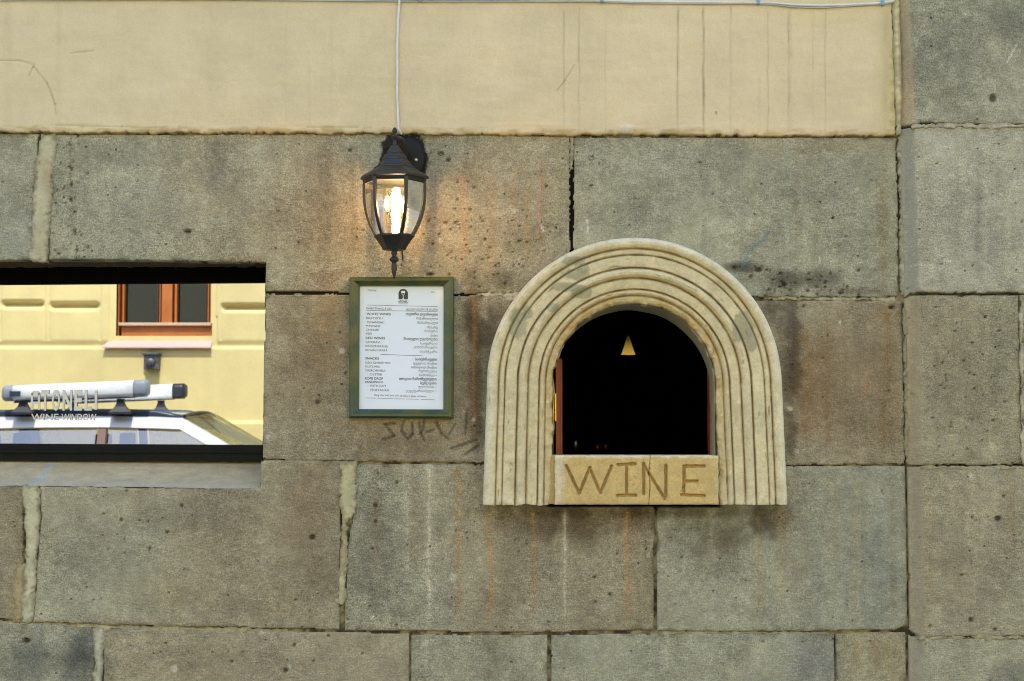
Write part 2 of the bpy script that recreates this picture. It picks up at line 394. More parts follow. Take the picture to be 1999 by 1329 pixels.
GRAF = [((770, 826), (752, 828)), ((752, 828), (760, 838)), ((760, 838), (770, 850)), ((770, 850), (748, 858)),
        ((788, 822), (784, 840)), ((784, 840), (796, 856)), ((796, 856), (806, 846)), ((806, 846), (804, 824)), ((818, 824), (822, 845)), ((822, 845), (829, 860)), ((828, 820), (826, 840)), ((834, 842), (846, 838)),
        ((852, 824), (862, 846)), ((862, 846), (876, 856)), ((876, 848), (890, 826)), ((880, 875), (930, 858)), ((905, 888), (935, 868)), ((912, 800), (908, 845))]

def weather_and_shade(u, v, c, seed):
    """stains, drips, chips, and painted shade close to the arch, on the masonry (n,3 colour array)"""
    w1 = fbm(u / 30, v / 30, 3, 5); w2 = fbm(u / 9, v / 9, 2, 8)
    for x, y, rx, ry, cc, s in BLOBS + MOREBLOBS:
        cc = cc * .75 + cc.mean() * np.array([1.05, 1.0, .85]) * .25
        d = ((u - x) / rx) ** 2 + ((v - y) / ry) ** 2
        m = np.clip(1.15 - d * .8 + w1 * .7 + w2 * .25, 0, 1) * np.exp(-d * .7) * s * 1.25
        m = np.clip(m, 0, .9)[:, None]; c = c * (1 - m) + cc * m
    for x, y0, y1, w, cc, s in STREAKS:
        xx = x + 3 * fbm(v / 60, v * 0 + x, 2, 3)
        wq = w * (.8 + .5 * vnoise(v / 25, x * .1, 2))
        m = (.5 * np.exp(-((u - xx) / (wq * 1.5)) ** 2) + .75 * np.exp(-((u - xx) / (wq * .5)) ** 2)) * sm(y0 - 8, y0 + 18, v) * (1 - sm(y1 - 60, y1, v)) * s * (1.5 if cc[2] > .3 else 1.1)
        m = m * (.62 + .5 * vnoise(u / 4, v / 22, 4)) * (.8 + .45 * w2)
        m = np.clip(m, 0, .9)[:, None]; c = c * (1 - m) + cc * m
    for k, (x, y, r) in enumerate(SPOTS):
        d = np.sqrt((u - x) ** 2 + (v - y) ** 2) + w2 * 2.2
        m = (1 - sm(r * .7, r * 1.15, d))[:, None] * .8; c = c * (1 - m) + lin(190, 186, 170) * m
    for x, y, rx, ry in PITS:
        near = (np.abs(u - x) < rx * 3) & (np.abs(v - y) < ry * 3)
        if near.any():
            d = np.sqrt(((u[near] - x) / rx) ** 2 + ((v[near] - y) / ry) ** 2)
            m = (1 - sm(.55, 1.25, d))[:, None] * .72
            c[near] = c[near] * (1 - m) + lin(52, 40, 26) * m
    for a, b in GRAF:
        d = np.hypot(*(np.array([0, 0])[:, None] + 0)) if False else seg_d(u, v, a, b) + w2 * 1.4
        m = (1 - sm(1.2, 4.0, d))[:, None] * .62; c = c * (1 - m) + lin(52, 46, 40) * m
    # black paint brushed round the lamp bracket
    d = np.sqrt(((u - 790) / 52) ** 2 + ((v - 308) / 62) ** 2)
    d = d + .20 * fbm(u / 6, v / 14, 3, 9) + .12 * w2
    m = (1 - sm(.84, 1.0, d)) * (v > 245)
    m = m[:, None] * .96; c = c * (1 - m) + lin(30, 30, 33) * m
    # blue chalk scribble
    d = seg_d(u, v, (1502, 452), (1462, 492)); d = np.minimum(d, seg_d(u, v, (1462, 492), (1446, 520))); d = np.minimum(d, seg_d(u, v, (1446, 518), (1466, 508)))
    m = ((1 - sm(.5, 5, d + w2 * 2)) * .5)[:, None]; c = c * (1 - m) + lin(92, 126, 140) * m
    for a, b in (((1055, 432), (1060, 452)), ((1146, 430), (1148, 456)), ((1957, 128), (1976, 92)), ((1415, 474), (1422, 488)), ((1599, 500), (1600, 515))):
        m = ((1 - sm(.6, 2.6, seg_d(u, v, a, b) + w2)) * .7)[:, None]; c = c * (1 - m) + lin(205, 205, 195) * m
    return np.clip(c, .004, .9)

def relief(name, outline, y0, mat, parent, colorf, heightf=None, step=.0036, edge=.0045, wob=.0021, rough=(.0016, .0012), seed=0,
           carve=(), back=.034, grow=.0016, pits=True):
    """a weathered flat piece: its outline on the wall plane, edges worn round, face rough, sides running back into the wall"""
    P = W(outline)
    xs = [p[0] for p in P]; zs = [p[1] for p in P]
    x = np.arange(min(xs) - 2 * step, max(xs) + 2.5 * step, step); z = np.arange(min(zs) - 2 * step, max(zs) + 2.5 * step, step)
    X, Z = np.meshgrid(x, z); nx, nz = len(x), len(z)
    X = X.ravel(); Z = Z.ravel()
    d = poly_sd(X, Z, P)
    d = d + grow + wob * fbm(X * 45, Z * 45, 3, seed) + wob * .5 * fbm(X * 150, Z * 150, 2, seed + 4)
    for f in carve: d = np.minimum(d, -f(X, Z) )
    u, v = survey(X, Z)
    t = np.clip(d / edge, 0, 1)
    drop = edge * .9 * (1 - np.sqrt(np.clip(1 - (1 - t) ** 2, 0, 1)))
    y = y0 + drop - rough[0] * fbm(X * 22, Z * 22, 3, seed + 1) - rough[1] * fbm(X * 95, Z * 95, 2, seed + 2)
    if heightf is not None: y = y - heightf(u, v, X, Z, d)
    if pits:
        for px, py, rx, ry in PITS:
            if rx < 2.6: continue
            near = (np.abs(u - px) < rx * 2) & (np.abs(v - py) < ry * 2)
            if near.any():
                q = np.sqrt(((u[near] - px) / rx) ** 2 + ((v[near] - py) / ry) ** 2)
                y[near] += (1 - sm(.4, 1.15, q)) * min(.009, rx * .0012)
    y = np.where(d < 0, np.maximum(y, 0) + back, y)
    c = colorf(u, v, X, Z, d)
    D2 = d.reshape(nz, nx); gz, gx = np.gradient(D2, step); gl = np.sqrt(gx ** 2 + gz ** 2) + 1e-6
    out = d < 0
    X = np.where(out, X - d * (gx / gl).ravel(), X); Z = np.where(out, Z - d * (gz / gl).ravel(), Z)
    F = grid_faces(nx, nz)
    keep = (d[F] > 0).any(1)
    F = F[keep]
    used = np.zeros(nx * nz, bool); used[F.ravel()] = True
    idx = np.cumsum(used) - 1
    V = np.stack([X, y, Z], 1)[used]; F = idx[F]
    me = mesh_np(name, V, F, c[used])
    return link(name, me, mat, parent)

# ------------------------------------------------------------------ 1. SETTING: ground
def sheet(name, x0, x1, y0, y1, z, mat):
    o = MB().poly([(x0, y0, z), (x1, y0, z), (x1, y1, z), (x0, y1, z)]).build(name, mat)
    return tag(o, kind='structure')
def asphalt(name, c, s=60):
    m, nt, b, out = nodes(name)
    pos = N(nt, 'ShaderNodeNewGeometry').outputs['Position']
    n1 = noise(nt, pos, s, 5, .7); n2 = noise(nt, pos, 1.2, 3)
    f = math_(nt, 'MULTIPLY', ramp(nt, n1, .3, .7, .7, 1.3), ramp(nt, n2, .3, .7, .85, 1.15))
    nt.links.new(vmul(nt, c, f), b.inputs['Base Color']); b.inputs['Roughness'].default_value = .9
    nt.links.new(N(nt, 'ShaderNodeBump', {'Distance': .004, 'Height': n1}).outputs[0], b.inputs['Normal'])
    return m
M['asphalt'] = asphalt('asphalt', (.07, .068, .065)); M['paving'] = asphalt('concrete_paving', (.30, .28, .25)); M['earth'] = asphalt('earth', (.2, .18, .14), 8)
sheet('ground', -150, 150, -160, 150, -.02, M['earth'])
sheet('road', -60, 60, -8.7, -1.9, -.012, M['asphalt'])
for nm, ya, yb in (('pavement', -1.9, .3), ('pavement', -9.83, -8.7)):
    o = MB().box(-60, 60, ya, yb, -.25, .0 if ya > -5 else .12).build(nm, M['paving']); tag(o, kind='structure')

# ------------------------------------------------------------------ 2. STONE BUILDING (the near wall)
G1, G2 = lin(146, 143, 126), lin(132, 124, 104)
T = dict(grey=lin(138, 137, 121), warm=lin(132, 124, 103), green=lin(136, 136, 119), brown=lin(123, 111, 89), blue=lin(124, 128, 119), light=lin(154, 152, 140), pink=lin(134, 124, 107), olive=lin(128, 124, 102))
for _k in T: T[_k] = (T[_k] * .62 + lin(139, 134, 117) * .38) * 1.42 * np.array([1.0, 1.0, .985])
bld = empty('stone_building', (0, .3, 0), 'weathered grey ashlar building front under a cream plaster band, round the arched wine hatch', 'building')

def stone_col(ta, tb, ang, seed, cham=None):
    A, B = T[ta], T[tb]; ga_ = .70 + .28 * ((seed * 37) % 10) / 10
    def f(u, v, X, Z, d):
        g = u * math.cos(ang) + v * math.sin(ang)
        g = (g - g.min()) / (np.ptp(g) + 1e-6)
        m = np.clip(g + .55 * fbm(u / 120, v / 120, 4, seed), 0, 1)[:, None]
        c = A * (1 - m) + B * m
        c = c * (1 + .16 * fbm(u / 45, v / 45, 3, seed + 7) + .10 * fbm(u / 12, v / 12, 3, seed + 9))[:, None]
        c = c * (1 + .10 * fbm(u / 9, v / 260, 3, seed + 13) * sm(-.4, .4, fbm(u / 200, v / 200, 2, seed + 15)) + .07 * fbm(u / 28, v / 400, 2, seed + 14))[:, None]
        # mortar smeared on the worn rim, in places; dirt elsewhere
        n = fbm(u / 26, v / 26, 3, seed + 3)
        rim = (1 - sm(.001, .009, d)) * sm(-.05, .5, n) * .55
        c = c * (1 - rim[:, None]) + lin(168, 162, 138) * rim[:, None]
        rim = (1 - sm(.0, .016, d)) * sm(-.1, .5, -n) * .55
        c = c * (1 - rim[:, None]) + lin(78, 68, 52) * rim[:, None]
        if cham:
            L, ccol = cham
            du = u - L(v)
            k = (1 - sm(21, 26, du + 2 * fbm(u / 10, v / 16, 2, seed)))[:, None] * .9
            cc = ccol * np.array([1.0, .96, .86]) * (1 + .10 * fbm(u / 8, v / 60, 3, seed + 6))[:, None]
            c = c * (1 - k) + cc * k
        c = weather_and_shade(u, v, c, seed)
        al = np.clip(ga_ + .30 * fbm(u / 110, v / 110, 3, seed + 17), .35, 1)
        if cham: al = al * (1 - .60 * k[:, 0])
        return np.concatenate([c, al[:, None]], 1)
    return f
CARVE = [lambda X, Z: arch_open_sd(X, Z, .212), lambda X, Z: poly_sd(X, Z, STRIP_W)]
STONES = [  # outline, tints, gradient angle, proud
    ([(-424, 258), (76, 262), (66, 380), (64, 513), (-424, 500)], 'grey', 'blue', 1.5, .004),
    ([(104, 263), (700, 262), (1112, 266), (1112, 480), (1115, 569), (900, 574), (700, 571), (519, 568), (518, 512), (300, 508), (96, 508), (98, 400)], 'grey', 'warm', 0.2, .003),
    ([(1121, 268), (1748, 270), (1751, 430), (1753, 579), (1480, 580), (1119, 577)], 'grey', 'green', 1.0, .005),
    ([(-900, 256), (-430, 257), (-430, 560), (-900, 560)], 'grey', 'blue', 1.5, .004),
    ([(-900, 566), (-405, 566), (-405, 890), (-900, 890)], 'warm', 'brown', 1.5, .004),
    ([(519, 574), (700, 575), (1115, 579), (1115, 904), (700, 900), (560, 898), (511, 893)], 'warm', 'pink', .6, .004),
    ([(1300, 586), (1759, 587), (1766, 905), (1620, 906), (1300, 907)], 'pink', 'brown', .1, .003),
    ([(-424, 943), (48, 947), (46, 1050), (44, 1209), (-424, 1200)], 'warm', 'brown', 1.0, .003),
    ([(80, 950), (507, 954), (508, 899), (600, 898), (666, 903), (664, 1060), (664, 1170), (662, 1228), (300, 1221), (66, 1213), (74, 1100), (82, 1010)], 'grey', 'brown', -.1, .005),
    ([(693, 907), (830, 905), (1000, 909), (1277, 912), (1276, 1229), (1000, 1233), (674, 1230), (674, 1175), (680, 1060), (692, 1000)], 'grey', 'brown', .2, .003),
    ([(1283, 912), (1765, 910), (1770, 1190), (1768, 1218), (1745, 1229), (1500, 1231), (1283, 1230)], 'green', 'blue', .2, .006),
    ([(-424, 1208), (50, 1217), (186, 1224), (188, 1560), (-424, 1560)], 'blue', 'grey', 1.0, .004),
    ([(202, 1227), (400, 1230), (798, 1237), (797, 1562), (204, 1556)], 'warm', 'pink', .3, .004),
    ([(803, 1239), (1068, 1239), (1068, 1562), (803, 1562)], 'grey', 'green', 1.0, .002),
    ([(1077, 1240), (1200, 1238), (1628, 1236), (1628, 1562), (1077, 1562)], 'green', 'blue', .0, .004),
    ([(1632, 1236), (1768, 1233), (1771, 1562), (1632, 1562)], 'olive', 'warm', .2, .003),
]
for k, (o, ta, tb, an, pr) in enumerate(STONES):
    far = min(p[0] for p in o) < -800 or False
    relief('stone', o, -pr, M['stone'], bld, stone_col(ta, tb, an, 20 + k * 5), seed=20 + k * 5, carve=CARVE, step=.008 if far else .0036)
# courses below and beside what the photograph shows, down to the pavement
def zline(u): return u
for k, (v0, v1, us) in enumerate(((1568, 1880, (-900, -300, 380, 1010, 1500, 1765)), (1886, 2100, (-900, -500, 90, 760, 1290, 1765)), (896, 1202, (-900, -430)), (1208, 1562, (-900, -430)))):
    for a, b in zip(us[:-1], us[1:]):
        relief('stone', [(a + 3, v0), (b - 3, v0), (b - 3, v1), (a + 3, v1)], -.004, M['stone'], bld, stone_col('grey', 'warm', 1.0, 200 + k * 31 + int(a) % 17), seed=int(a) % 50 + 90 + k, step=.009)
# pilaster stones: a dressed margin slopes out from the wall, then the rough face
PIL = [([(1736, -520), (2420, -520), (2420, -128), (1738, -128)], 'grey', 'green', lin(150, 150, 140)),
       ([(1740, -122), (2420, -122), (2420, 246), (1900, 247), (1800, 244), (1757, 249)], 'green', 'grey', lin(176, 162, 138)),
       ([(1754, 254), (1900, 251), (2420, 253), (2420, 574), (1775, 573), (1765, 580)], 'light', 'grey', lin(146, 146, 138)),
       ([(1765, 583), (1782, 578), (1980, 579), (1981, 700), (1986, 905), (1772, 907)], 'warm', 'olive', lin(160, 150, 130)),
       ([(1985, 579), (2420, 580), (2420, 906), (1990, 905), (1986, 760)], 'warm', 'grey', None),
       ([(1771, 911), (1800, 910), (2420, 911), (2420, 1236), (1790, 1238), (1775, 1230)], 'warm', 'grey', lin(156, 150, 134)),
       ([(1773, 1240), (1792, 1243), (2420, 1242), (2420, 1562), (1778, 1562)], 'green', 'grey', lin(154, 150, 138)),
       ([(1778, 1568), (2420, 1568), (2420, 2100), (1785, 2100)], 'grey', 'warm', lin(146, 142, 130))]
for k, (o, ta, tb, cc) in enumerate(PIL):
    top, bot = o[0], o[-1]
    if cc is not None:
        L = (lambda a, b: (lambda v: a[0] + (b[0] - a[0]) * np.clip((v - a[1]) / (b[1] - a[1]), 0, 1)))(top, bot)
        hf = (lambda L: (lambda u, v, X, Z, d: .026 * sm(2, 27, u - L(v))))(L)
        ch = (L, cc)
    else:
        hf = lambda u, v, X, Z, d: .026 + 0 * u
        ch = None
    relief('stone', o, -.006, M['stone'], bld, stone_col(ta, tb, .4, 320 + k * 5, ch), heightf=hf, seed=320 + k * 5, step=.0036 if 0 <= k <= 6 and k > 0 else .009)

# the mortar bed behind all joints
def bed_col(u, v, X, Z, d):
    n = fbm(u / 18, v / 18, 3, 71)
    m = sm(-.35, .45, n + .5 * fbm(u / 5, v / 5, 2, 72))[:, None]
    c = lin(62, 53, 40) * (1 - m) + lin(146, 137, 112) * m
    k = ((u > 1108) & (u < 1126) & (v > 300) & (v < 575))
    c[k] = lin(14, 12, 10)
    k = ((u > 1745) & (u < 1760) & (v > 300) & (v < 570))
    c[k] = c[k] * .5
    k = ((v > 562) & (v < 582) & (u > 515) & (u < 930)); c[k] = lin(30, 25, 20)
    return c
relief('mortar_bed', [(-900, 250), (2420, 255), (2420, -520), (2440, 2110), (-900, 2110)], .0035, M['mortar'], bld, bed_col, step=.007, wob=0, edge=.002, rough=(.001, .0012), carve=CARVE, seed=60, pits=False)

# broad repaired joints: smeared cream mortar
def mort_col(base, seed, dark=.1):
    def f(u, v, X, Z, d):
        c = base * (1 + .16 * fbm(u / 14, v / 18, 4, seed))[:, None]
        k = sm(.2, .7, fbm(u / 30, v / 40, 3, seed + 5))[:, None] * .5
        c = c * (1 - k) + lin(150, 130, 92) * k
        k = ((1 - sm(.001, .013, d + .006 * fbm(u / 7, v / 7, 3, seed + 8))) * .7)[:, None]
        c = c * (1 - k) + lin(122, 116, 98) * k
        return np.clip(c, 0, 1)
    return f
MC = lin(172, 168, 144)
JOINTS = [
    ([(80, 262), (107, 262), (108, 300), (100, 380), (98, 430), (92, 512), (58, 510), (66, 440), (66, 380), (74, 310)], MC, -.006),
    ([(47, 948), (76, 948), (80, 1000), (72, 1080), (70, 1150), (64, 1216), (44, 1214), (48, 1120), (54, 1060), (50, 1000)], lin(182, 178, 154), -.007),
    ([(30, 1110), (50, 1100), (50, 1215), (28, 1214)], lin(162, 148, 112), -.0055),
    ([(664, 903), (695, 904), (694, 960), (692, 1000), (680, 1015), (677, 1080), (674, 1172), (668, 1178), (656, 1172), (664, 1110), (668, 1010), (664, 960)], lin(172, 166, 136), -.006),
    ([(185, 1228), (203, 1228), (201, 1290), (200, 1345), (184, 1345), (187, 1290)], lin(178, 176, 160), -.006),
    ([(-424, 1206), (60, 1214), (250, 1222), (420, 1226), (560, 1229), (560, 1234), (300, 1231), (60, 1223), (-424, 1214)], lin(172, 164, 130), -.004),
    ([(930, 571), (1020, 570), (1020, 577), (985, 581), (930, 576)], lin(184, 178, 156), -.004),
    ([(1490, 579), (1600, 580), (1745, 582), (1745, 586), (1600, 585), (1490, 583)], lin(186, 180, 156), -.003),
    ([(1775, 247), (1999, 249), (2420, 250), (2420, 255), (1900, 253), (1775, 253)], lin(190, 186, 168), -.036),
    ([(1790, 910), (2000, 911), (2000, 914), (1790, 913)], lin(170, 160, 130), -.034),
    ([(1286, 1232), (1620, 1234), (1620, 1239), (1290, 1237)], lin(168, 162, 138), -.004),
    ([(1790, 1238), (2420, 1239), (2420, 1243), (1790, 1243)], lin(172, 166, 140), -.034),
    ([(560, 897), (670, 901), (668, 905), (560, 902)], lin(165, 156, 126), -.004),
    ([(980, 580), (1010, 576), (1010, 586), (985, 588)], lin(184, 178, 156), -.005),
    ([(1981, 620), (1985, 600), (1988, 640), (1989, 800), (1992, 900), (1986, 904), (1984, 760)], lin(186, 182, 158), -.036),
    ([(1752, 268), (1757, 268), (1763, 420), (1765, 575), (1759, 575), (1756, 420)], lin(168, 164, 148), -.006),
    ([(1764, 600), (1767, 600), (1773, 905), (1768, 905)], lin(156, 148, 122), -.007),
    ([(1111, 268), (1122, 268), (1120, 300), (1118, 330), (1113, 330), (1113, 300)], lin(170, 164, 140), -.002),
]
for k, (o, c, y) in enumerate(JOINTS):
    relief('mortar_joint', o, y + .001, M['mortar'], bld, mort_col(c, 400 + k), heightf=lambda u, v, X, Z, d: -.0045 * sm(.05, .55, fbm(u / 9, v / 12, 3, 77)) * (1 - sm(.004, .016, d)), step=.0024, wob=.0062, edge=.0014, rough=(.0014, .0012), seed=400 + k * 3, back=.02, grow=.0030, pits=False)

# cream plaster band
DR = [(1100, 20, 262, 1.6, .40), (1130, 10, 262, 1.5, .42), (1181, 30, 262, 1.2, .2), (1322, 12, 264, 1.8, .55), (1372, 14, 265, 2.0, .70), (1425, 8, 60, 2, .4), (1497, 20, 262, 1.5, .42), (1537, 20, 262, 1.6, .3), (1609, 16, 250, 1.7, .34), (1585, 10, 200, 1.4, .2), (1540, 8, 30, 4, .3), (20, 0, 130, 9, .16), (118, 0, 110, 5, .13), (560, 10, 120, 3, .1), (648, 30, 250, 3, .10), (1728, 20, 262, 8, .25), (605, 130, 250, 3, .09), (1480, 150, 262, 3, .12), (240,0,262,14,.05),(420,0,262,20,.05)]
CRK = [((75, 140), (95, 165)), ((95, 165), (104, 188)), ((104, 188), (110, 205)), ((75, 140), (68, 132)), ((140, 106), (185, 101)), ((0, 120), (40, 120)), ((40, 120), (70, 128)), ((1088, 178), (1102, 160)), ((1102, 160), (1120, 130)), ((60, 150), (68, 132)), ((110, 205), (113, 225)),
       ((112, 246), (240, 249)), ((240, 249), (330, 252)), ((600, 250), (700, 250))]
def plaster_col(u, v, X, Z, d):
    c = lin(206, 190, 159) * (1 + .06 * fbm(u / 160, v / 90, 4, 500) + .035 * fbm(u / 60, v / 9, 3, 507) + .02 * fbm(u / 6, v / 40, 2, 501))[:, None]
    m = sm(1000, 100, u)[:, None] * .30 if False else (1 - sm(100, 1100, u))[:, None] * .35
    c = c * (1 - m) + lin(198, 188, 160) * m
    w = fbm(u / 7, v / 30, 2, 502)
    for x, a, b, wd, s in DR:
        k = np.exp(-((u - x - 1.5 * fbm(v / 40, v * 0 + x, 2, 1)) / wd) ** 2) * sm(a - 3, a + 12, v) * (1 - .5 * sm(b - 60, b, v)) * s * (.75 + .5 * w)
        k = np.clip(k, 0, .9)[:, None]; c = c * (1 - k) + lin(112, 98, 70) * k
    for a, b in CRK:
        k = ((1 - sm(.3, 2.2, seg_d(u, v, a, b) + .8 * w)) * .30)[:, None]; c = c * (1 - k) + lin(120, 104, 74) * k
    k = ((1 - sm(.0, .018, d + .012 * fbm(u / 20, v / 6, 3, 503))) * .62 * (v > 100))[:, None]
    c = c * (1 - k) + lin(150, 128, 74) * k
    k = (sm(1690, 1740, u) * .35)[:, None]; c = c * (1 - k) + lin(178, 166, 112) * k
    k = (np.exp(-((v - 30 - 6 * w) / 16) ** 2 - ((u - 1590) / 70) ** 2) * .35)[:, None]; c = c * (1 - k) + lin(214, 200, 150) * k
    k = ((np.hypot(u - 1222, (v - 255) * 1.3) < 12 + 3 * w) * .8)[:, None]; c = c * (1 - k) + lin(200, 194, 176) * k
    k = ((np.hypot(u - 1397, v - 222) < 3.5 + w) * .6)[:, None]; c = c * (1 - k) + lin(120, 96, 60) * k
    return c
def plaster_h(u, v, X, Z, d):
    h = .0008 * fbm(u / 90, v / 22, 3, 508) + .0015 * np.exp(-(((v - 249) / 7) ** 2)) * sm(-.2, .6, fbm(u / 60, v / 12, 2, 505))
    h = h + .007 * (1 - sm(5, 15, np.hypot(u - 1222, (v - 254) * 1.3) + 3 * fbm(u / 8, v / 8, 2, 506)))
    for a, b in CRK: h = h - .0018 * (1 - sm(.5, 2.5, seg_d(u, v, a, b)))
    return h
relief('plaster_band', [(-200, -90), (1736, -90), (1748, 266), (1600, 267), (1300, 264), (1110, 265), (700, 261), (500, 260), (110, 260), (-200, 257)], -.012, M['plaster'], bld, plaster_col, heightf=plaster_h,
       step=.0030, wob=.0050, edge=.004, rough=(.0012, .00025), seed=510, pits=False, back=.02)
relief('plaster_band', [(1739, -500), (1742, -500), (1749, -100), (1757, 150), (1756, 262), (1748, 266), (1742, 120), (1738, -90)], -.016, M['mortar'], bld, mort_col(lin(196, 184, 148), 520), step=.0024, wob=.002, edge=.004, seed=520, pits=False)
def up_col(u, v, X, Z, d): return lin(206, 190, 159) * (1 + .05 * fbm(X * 3, Z * 3, 3, 530))[:, None]
relief('plaster_band', [(-900, -500), (1737, -500), (1737, -92), (-202, -92), (-202, 256), (-900, 254)], -.011, M['plaster'], bld, up_col, step=.02, wob=0, edge=.002, rough=(.001, .0), seed=531, pits=False)
# the building mass behind and above
zt = at(0, -500).z; xl = at(-900, 0).x; xr = at(2420, 0).x; 
pm = plain('cream_plaster_plain', lin(206, 190, 159), .95, var=.04, scale=2)
MB().box(-14, 14, .012, 6, zt, 4.9).build('upper_wall', pm, bld)
MB().box(-14, xl, .012, 6, -.1, zt).build('side_wall', pm, bld)
MB().box(xr, 14, .012, 6, -.1, zt).build('side_wall', pm, bld)
MB().box(xl, xr, 5.7, 6, -.1, zt).build('rear_wall', pm, bld)
MB().box(xl, xr, .03, .05, -.1, .28).build('footing', pm, bld)
MB().box(-14.2, 14.2, -.10, 6.2, 4.9, 5.05).build('eaves', plain('eaves_stone', (.3, .28, .24), .9), bld)

# ------------------------------------------------------------------ 3. STRIP WINDOW with mirror glass
sw = empty('strip_window', at(60, 890, .1), 'long low mirror-glass window set deep in the stone wall, grey lettering on its pane', 'window')
YM = MIRROR_Y
# reveals: soffit, jamb, sloping cement sill
def surf(name, rowsA, rowsB, mat, parent, colr, n=8, m=200, amp=.0012, seed=0, prof=None):
    """ruled surface between two polylines (front edge A, back edge B)"""
    def samp(P, k):
        P = [np.array(p) for p in P]; L = np.cumsum([0] + [np.linalg.norm(P[i + 1] - P[i]) for i in range(len(P) - 1)]); tt = np.linspace(0, L[-1], k)
        return np.stack([np.interp(tt, L, [p[j] for p in P]) for j in range(3)], 1)
    A = samp(rowsA, m); B = samp(rowsB, m)
    V = []
    for i in range(n):
        t = i / (n - 1); R = A * (1 - t) + B * t
        if prof is not None: R = R + prof(t)
        R = R + (amp * fbm(R[:, 0] * 60 + 3, R[:, 1] * 60 + R[:, 2] * 60, 3, seed))[:, None]
        V.append(R)
    V = np.concatenate(V); F = grid_faces(m, n)
    c = np.asarray(colr)[None, :] * (1 + .14 * fbm(V[:, 0] * 25, (V[:, 1] + V[:, 2]) * 25, 4, seed + 1))[:, None]
    return link(name, mesh_np(name, V, F, c), mat, parent)
pt = lambda u, v, Y: tuple(at(u, v, Y))
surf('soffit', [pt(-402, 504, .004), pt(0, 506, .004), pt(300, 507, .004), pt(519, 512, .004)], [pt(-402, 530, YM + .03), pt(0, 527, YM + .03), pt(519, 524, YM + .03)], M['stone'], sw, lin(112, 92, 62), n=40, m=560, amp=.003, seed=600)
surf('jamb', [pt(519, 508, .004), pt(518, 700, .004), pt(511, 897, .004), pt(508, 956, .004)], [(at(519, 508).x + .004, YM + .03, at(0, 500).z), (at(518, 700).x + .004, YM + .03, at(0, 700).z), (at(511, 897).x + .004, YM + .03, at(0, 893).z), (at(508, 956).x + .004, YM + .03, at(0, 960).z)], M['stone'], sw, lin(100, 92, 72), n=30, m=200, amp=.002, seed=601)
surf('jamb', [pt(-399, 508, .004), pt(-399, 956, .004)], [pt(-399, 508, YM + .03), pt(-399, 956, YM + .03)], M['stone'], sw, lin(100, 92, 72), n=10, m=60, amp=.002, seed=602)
sill = surf('sloped_sill', [pt(-402, 948, -.003), pt(0, 948, -.003), pt(300, 951, -.003), pt(509, 955, -.003)], [pt(-402, 886, YM + .03), pt(0, 889, YM + .03), pt(560, 893, YM + .03)], M['mortar'], sw, lin(196, 180, 146), n=60, m=560, amp=.0016, seed=603)
# trowel-lightened front lip and the diagonal mortar line are paint on the sill colours
me = sill.data; nV = len(me.vertices); co = np.empty(nV * 3, np.float32); me.vertices.foreach_get('co', co); co = co.reshape(-1, 3) + np.array(world_loc(sill))
tt = np.clip((co[:, 1] + .003) / (YM + .033), 0, 1)
ca = me.color_attributes['tint']; cc = np.empty(nV * 4, np.float32); ca.data.foreach_get('color', cc); cc = cc.reshape(-1, 4)
xd = at(64, 946, 0).x + (at(107, 892, YM).x - at(64, 946, 0).x) * tt + .004 * fbm(co[:, 0] * 30, tt * 6, 3, 7)
k = (1 - sm(.008, .014, np.abs(co[:, 0] - xd)))[:, None]; cc[:, :3] = cc[:, :3] * (1 - k) + lin(190, 188, 172) * k
k = ((1 - sm(.1, .5, tt + .15 * fbm(co[:, 0] * 8, tt * 3, 3, 9))) * .35)[:, None]; cc[:, :3] = cc[:, :3] * (1 - k) + lin(150, 150, 142) * k
k = (sm(.45, .85, tt + .2 * fbm(co[:, 0] * 5, tt * 3, 3, 12)) * .4)[:, None]; cc[:, :3] = cc[:, :3] * (1 - k) + lin(158, 140, 108) * k
ca.data.foreach_set('color', cc.ravel())

m, nt, b, out = nodes('mirror_glass')
b.inputs['Metallic'].default_value = 1; b.inputs['Roughness'].default_value = 0.0
b.inputs['Base Color'].default_value = (.425, .425, .415, 1)
M['mirror'] = m
xa = at(-410, 0, YM).x; xb = at(560, 700, YM).x
def bar(name, u0, u1, vt0, vt1, vb0, vb1, Y0, Y1, mat, parent):
    """a rail whose top/bottom edges run between (u0: vt0..vb0) and (u1: vt1..vb1)"""
    a = [at(u0, vt0, Y0), at(u1, vt1, Y0), at(u1, vb1, Y0), at(u0, vb0, Y0)]
    bb = [Vector((p.x, Y1, p.z)) for p in a]
    return MB().loft([[tuple(p) for p in a], [tuple(p) for p in bb]]).build(name, mat, parent)
bar('top_rail', -405, 560, 500, 516, 557, 550, YM - .018, YM + .02, M['frame_dead'], sw)
r = bar('bottom_rail', -405, 560, 864, 869, 897, 901, YM - .022, YM + .02, M['frame_black'], sw)
MB().box(xa, xb, YM - .030, YM - .0221, at(0, 884, YM - .026).z, at(0, 878, YM - .026).z, bev=.001).build('rail_moulding', M['frame_black'], r)
bar('side_rail', -405, -396, 500, 500, 900, 900, YM - .012, YM + .02, M['frame_dead'], sw)
mp = MB().poly([(xa, YM, at(0, 900, YM).z), (xb, YM, at(0, 900, YM).z), (xb, YM, at(0, 500, YM).z), (xa, YM, at(0, 500, YM).z)]).build('mirror_pane', M['mirror'], sw)
MB().box(xa, xb, YM + .021, YM + .03, at(0, 960, YM).z, at(0, 480, YM).z).build('backing', M['frame_dead'], sw)

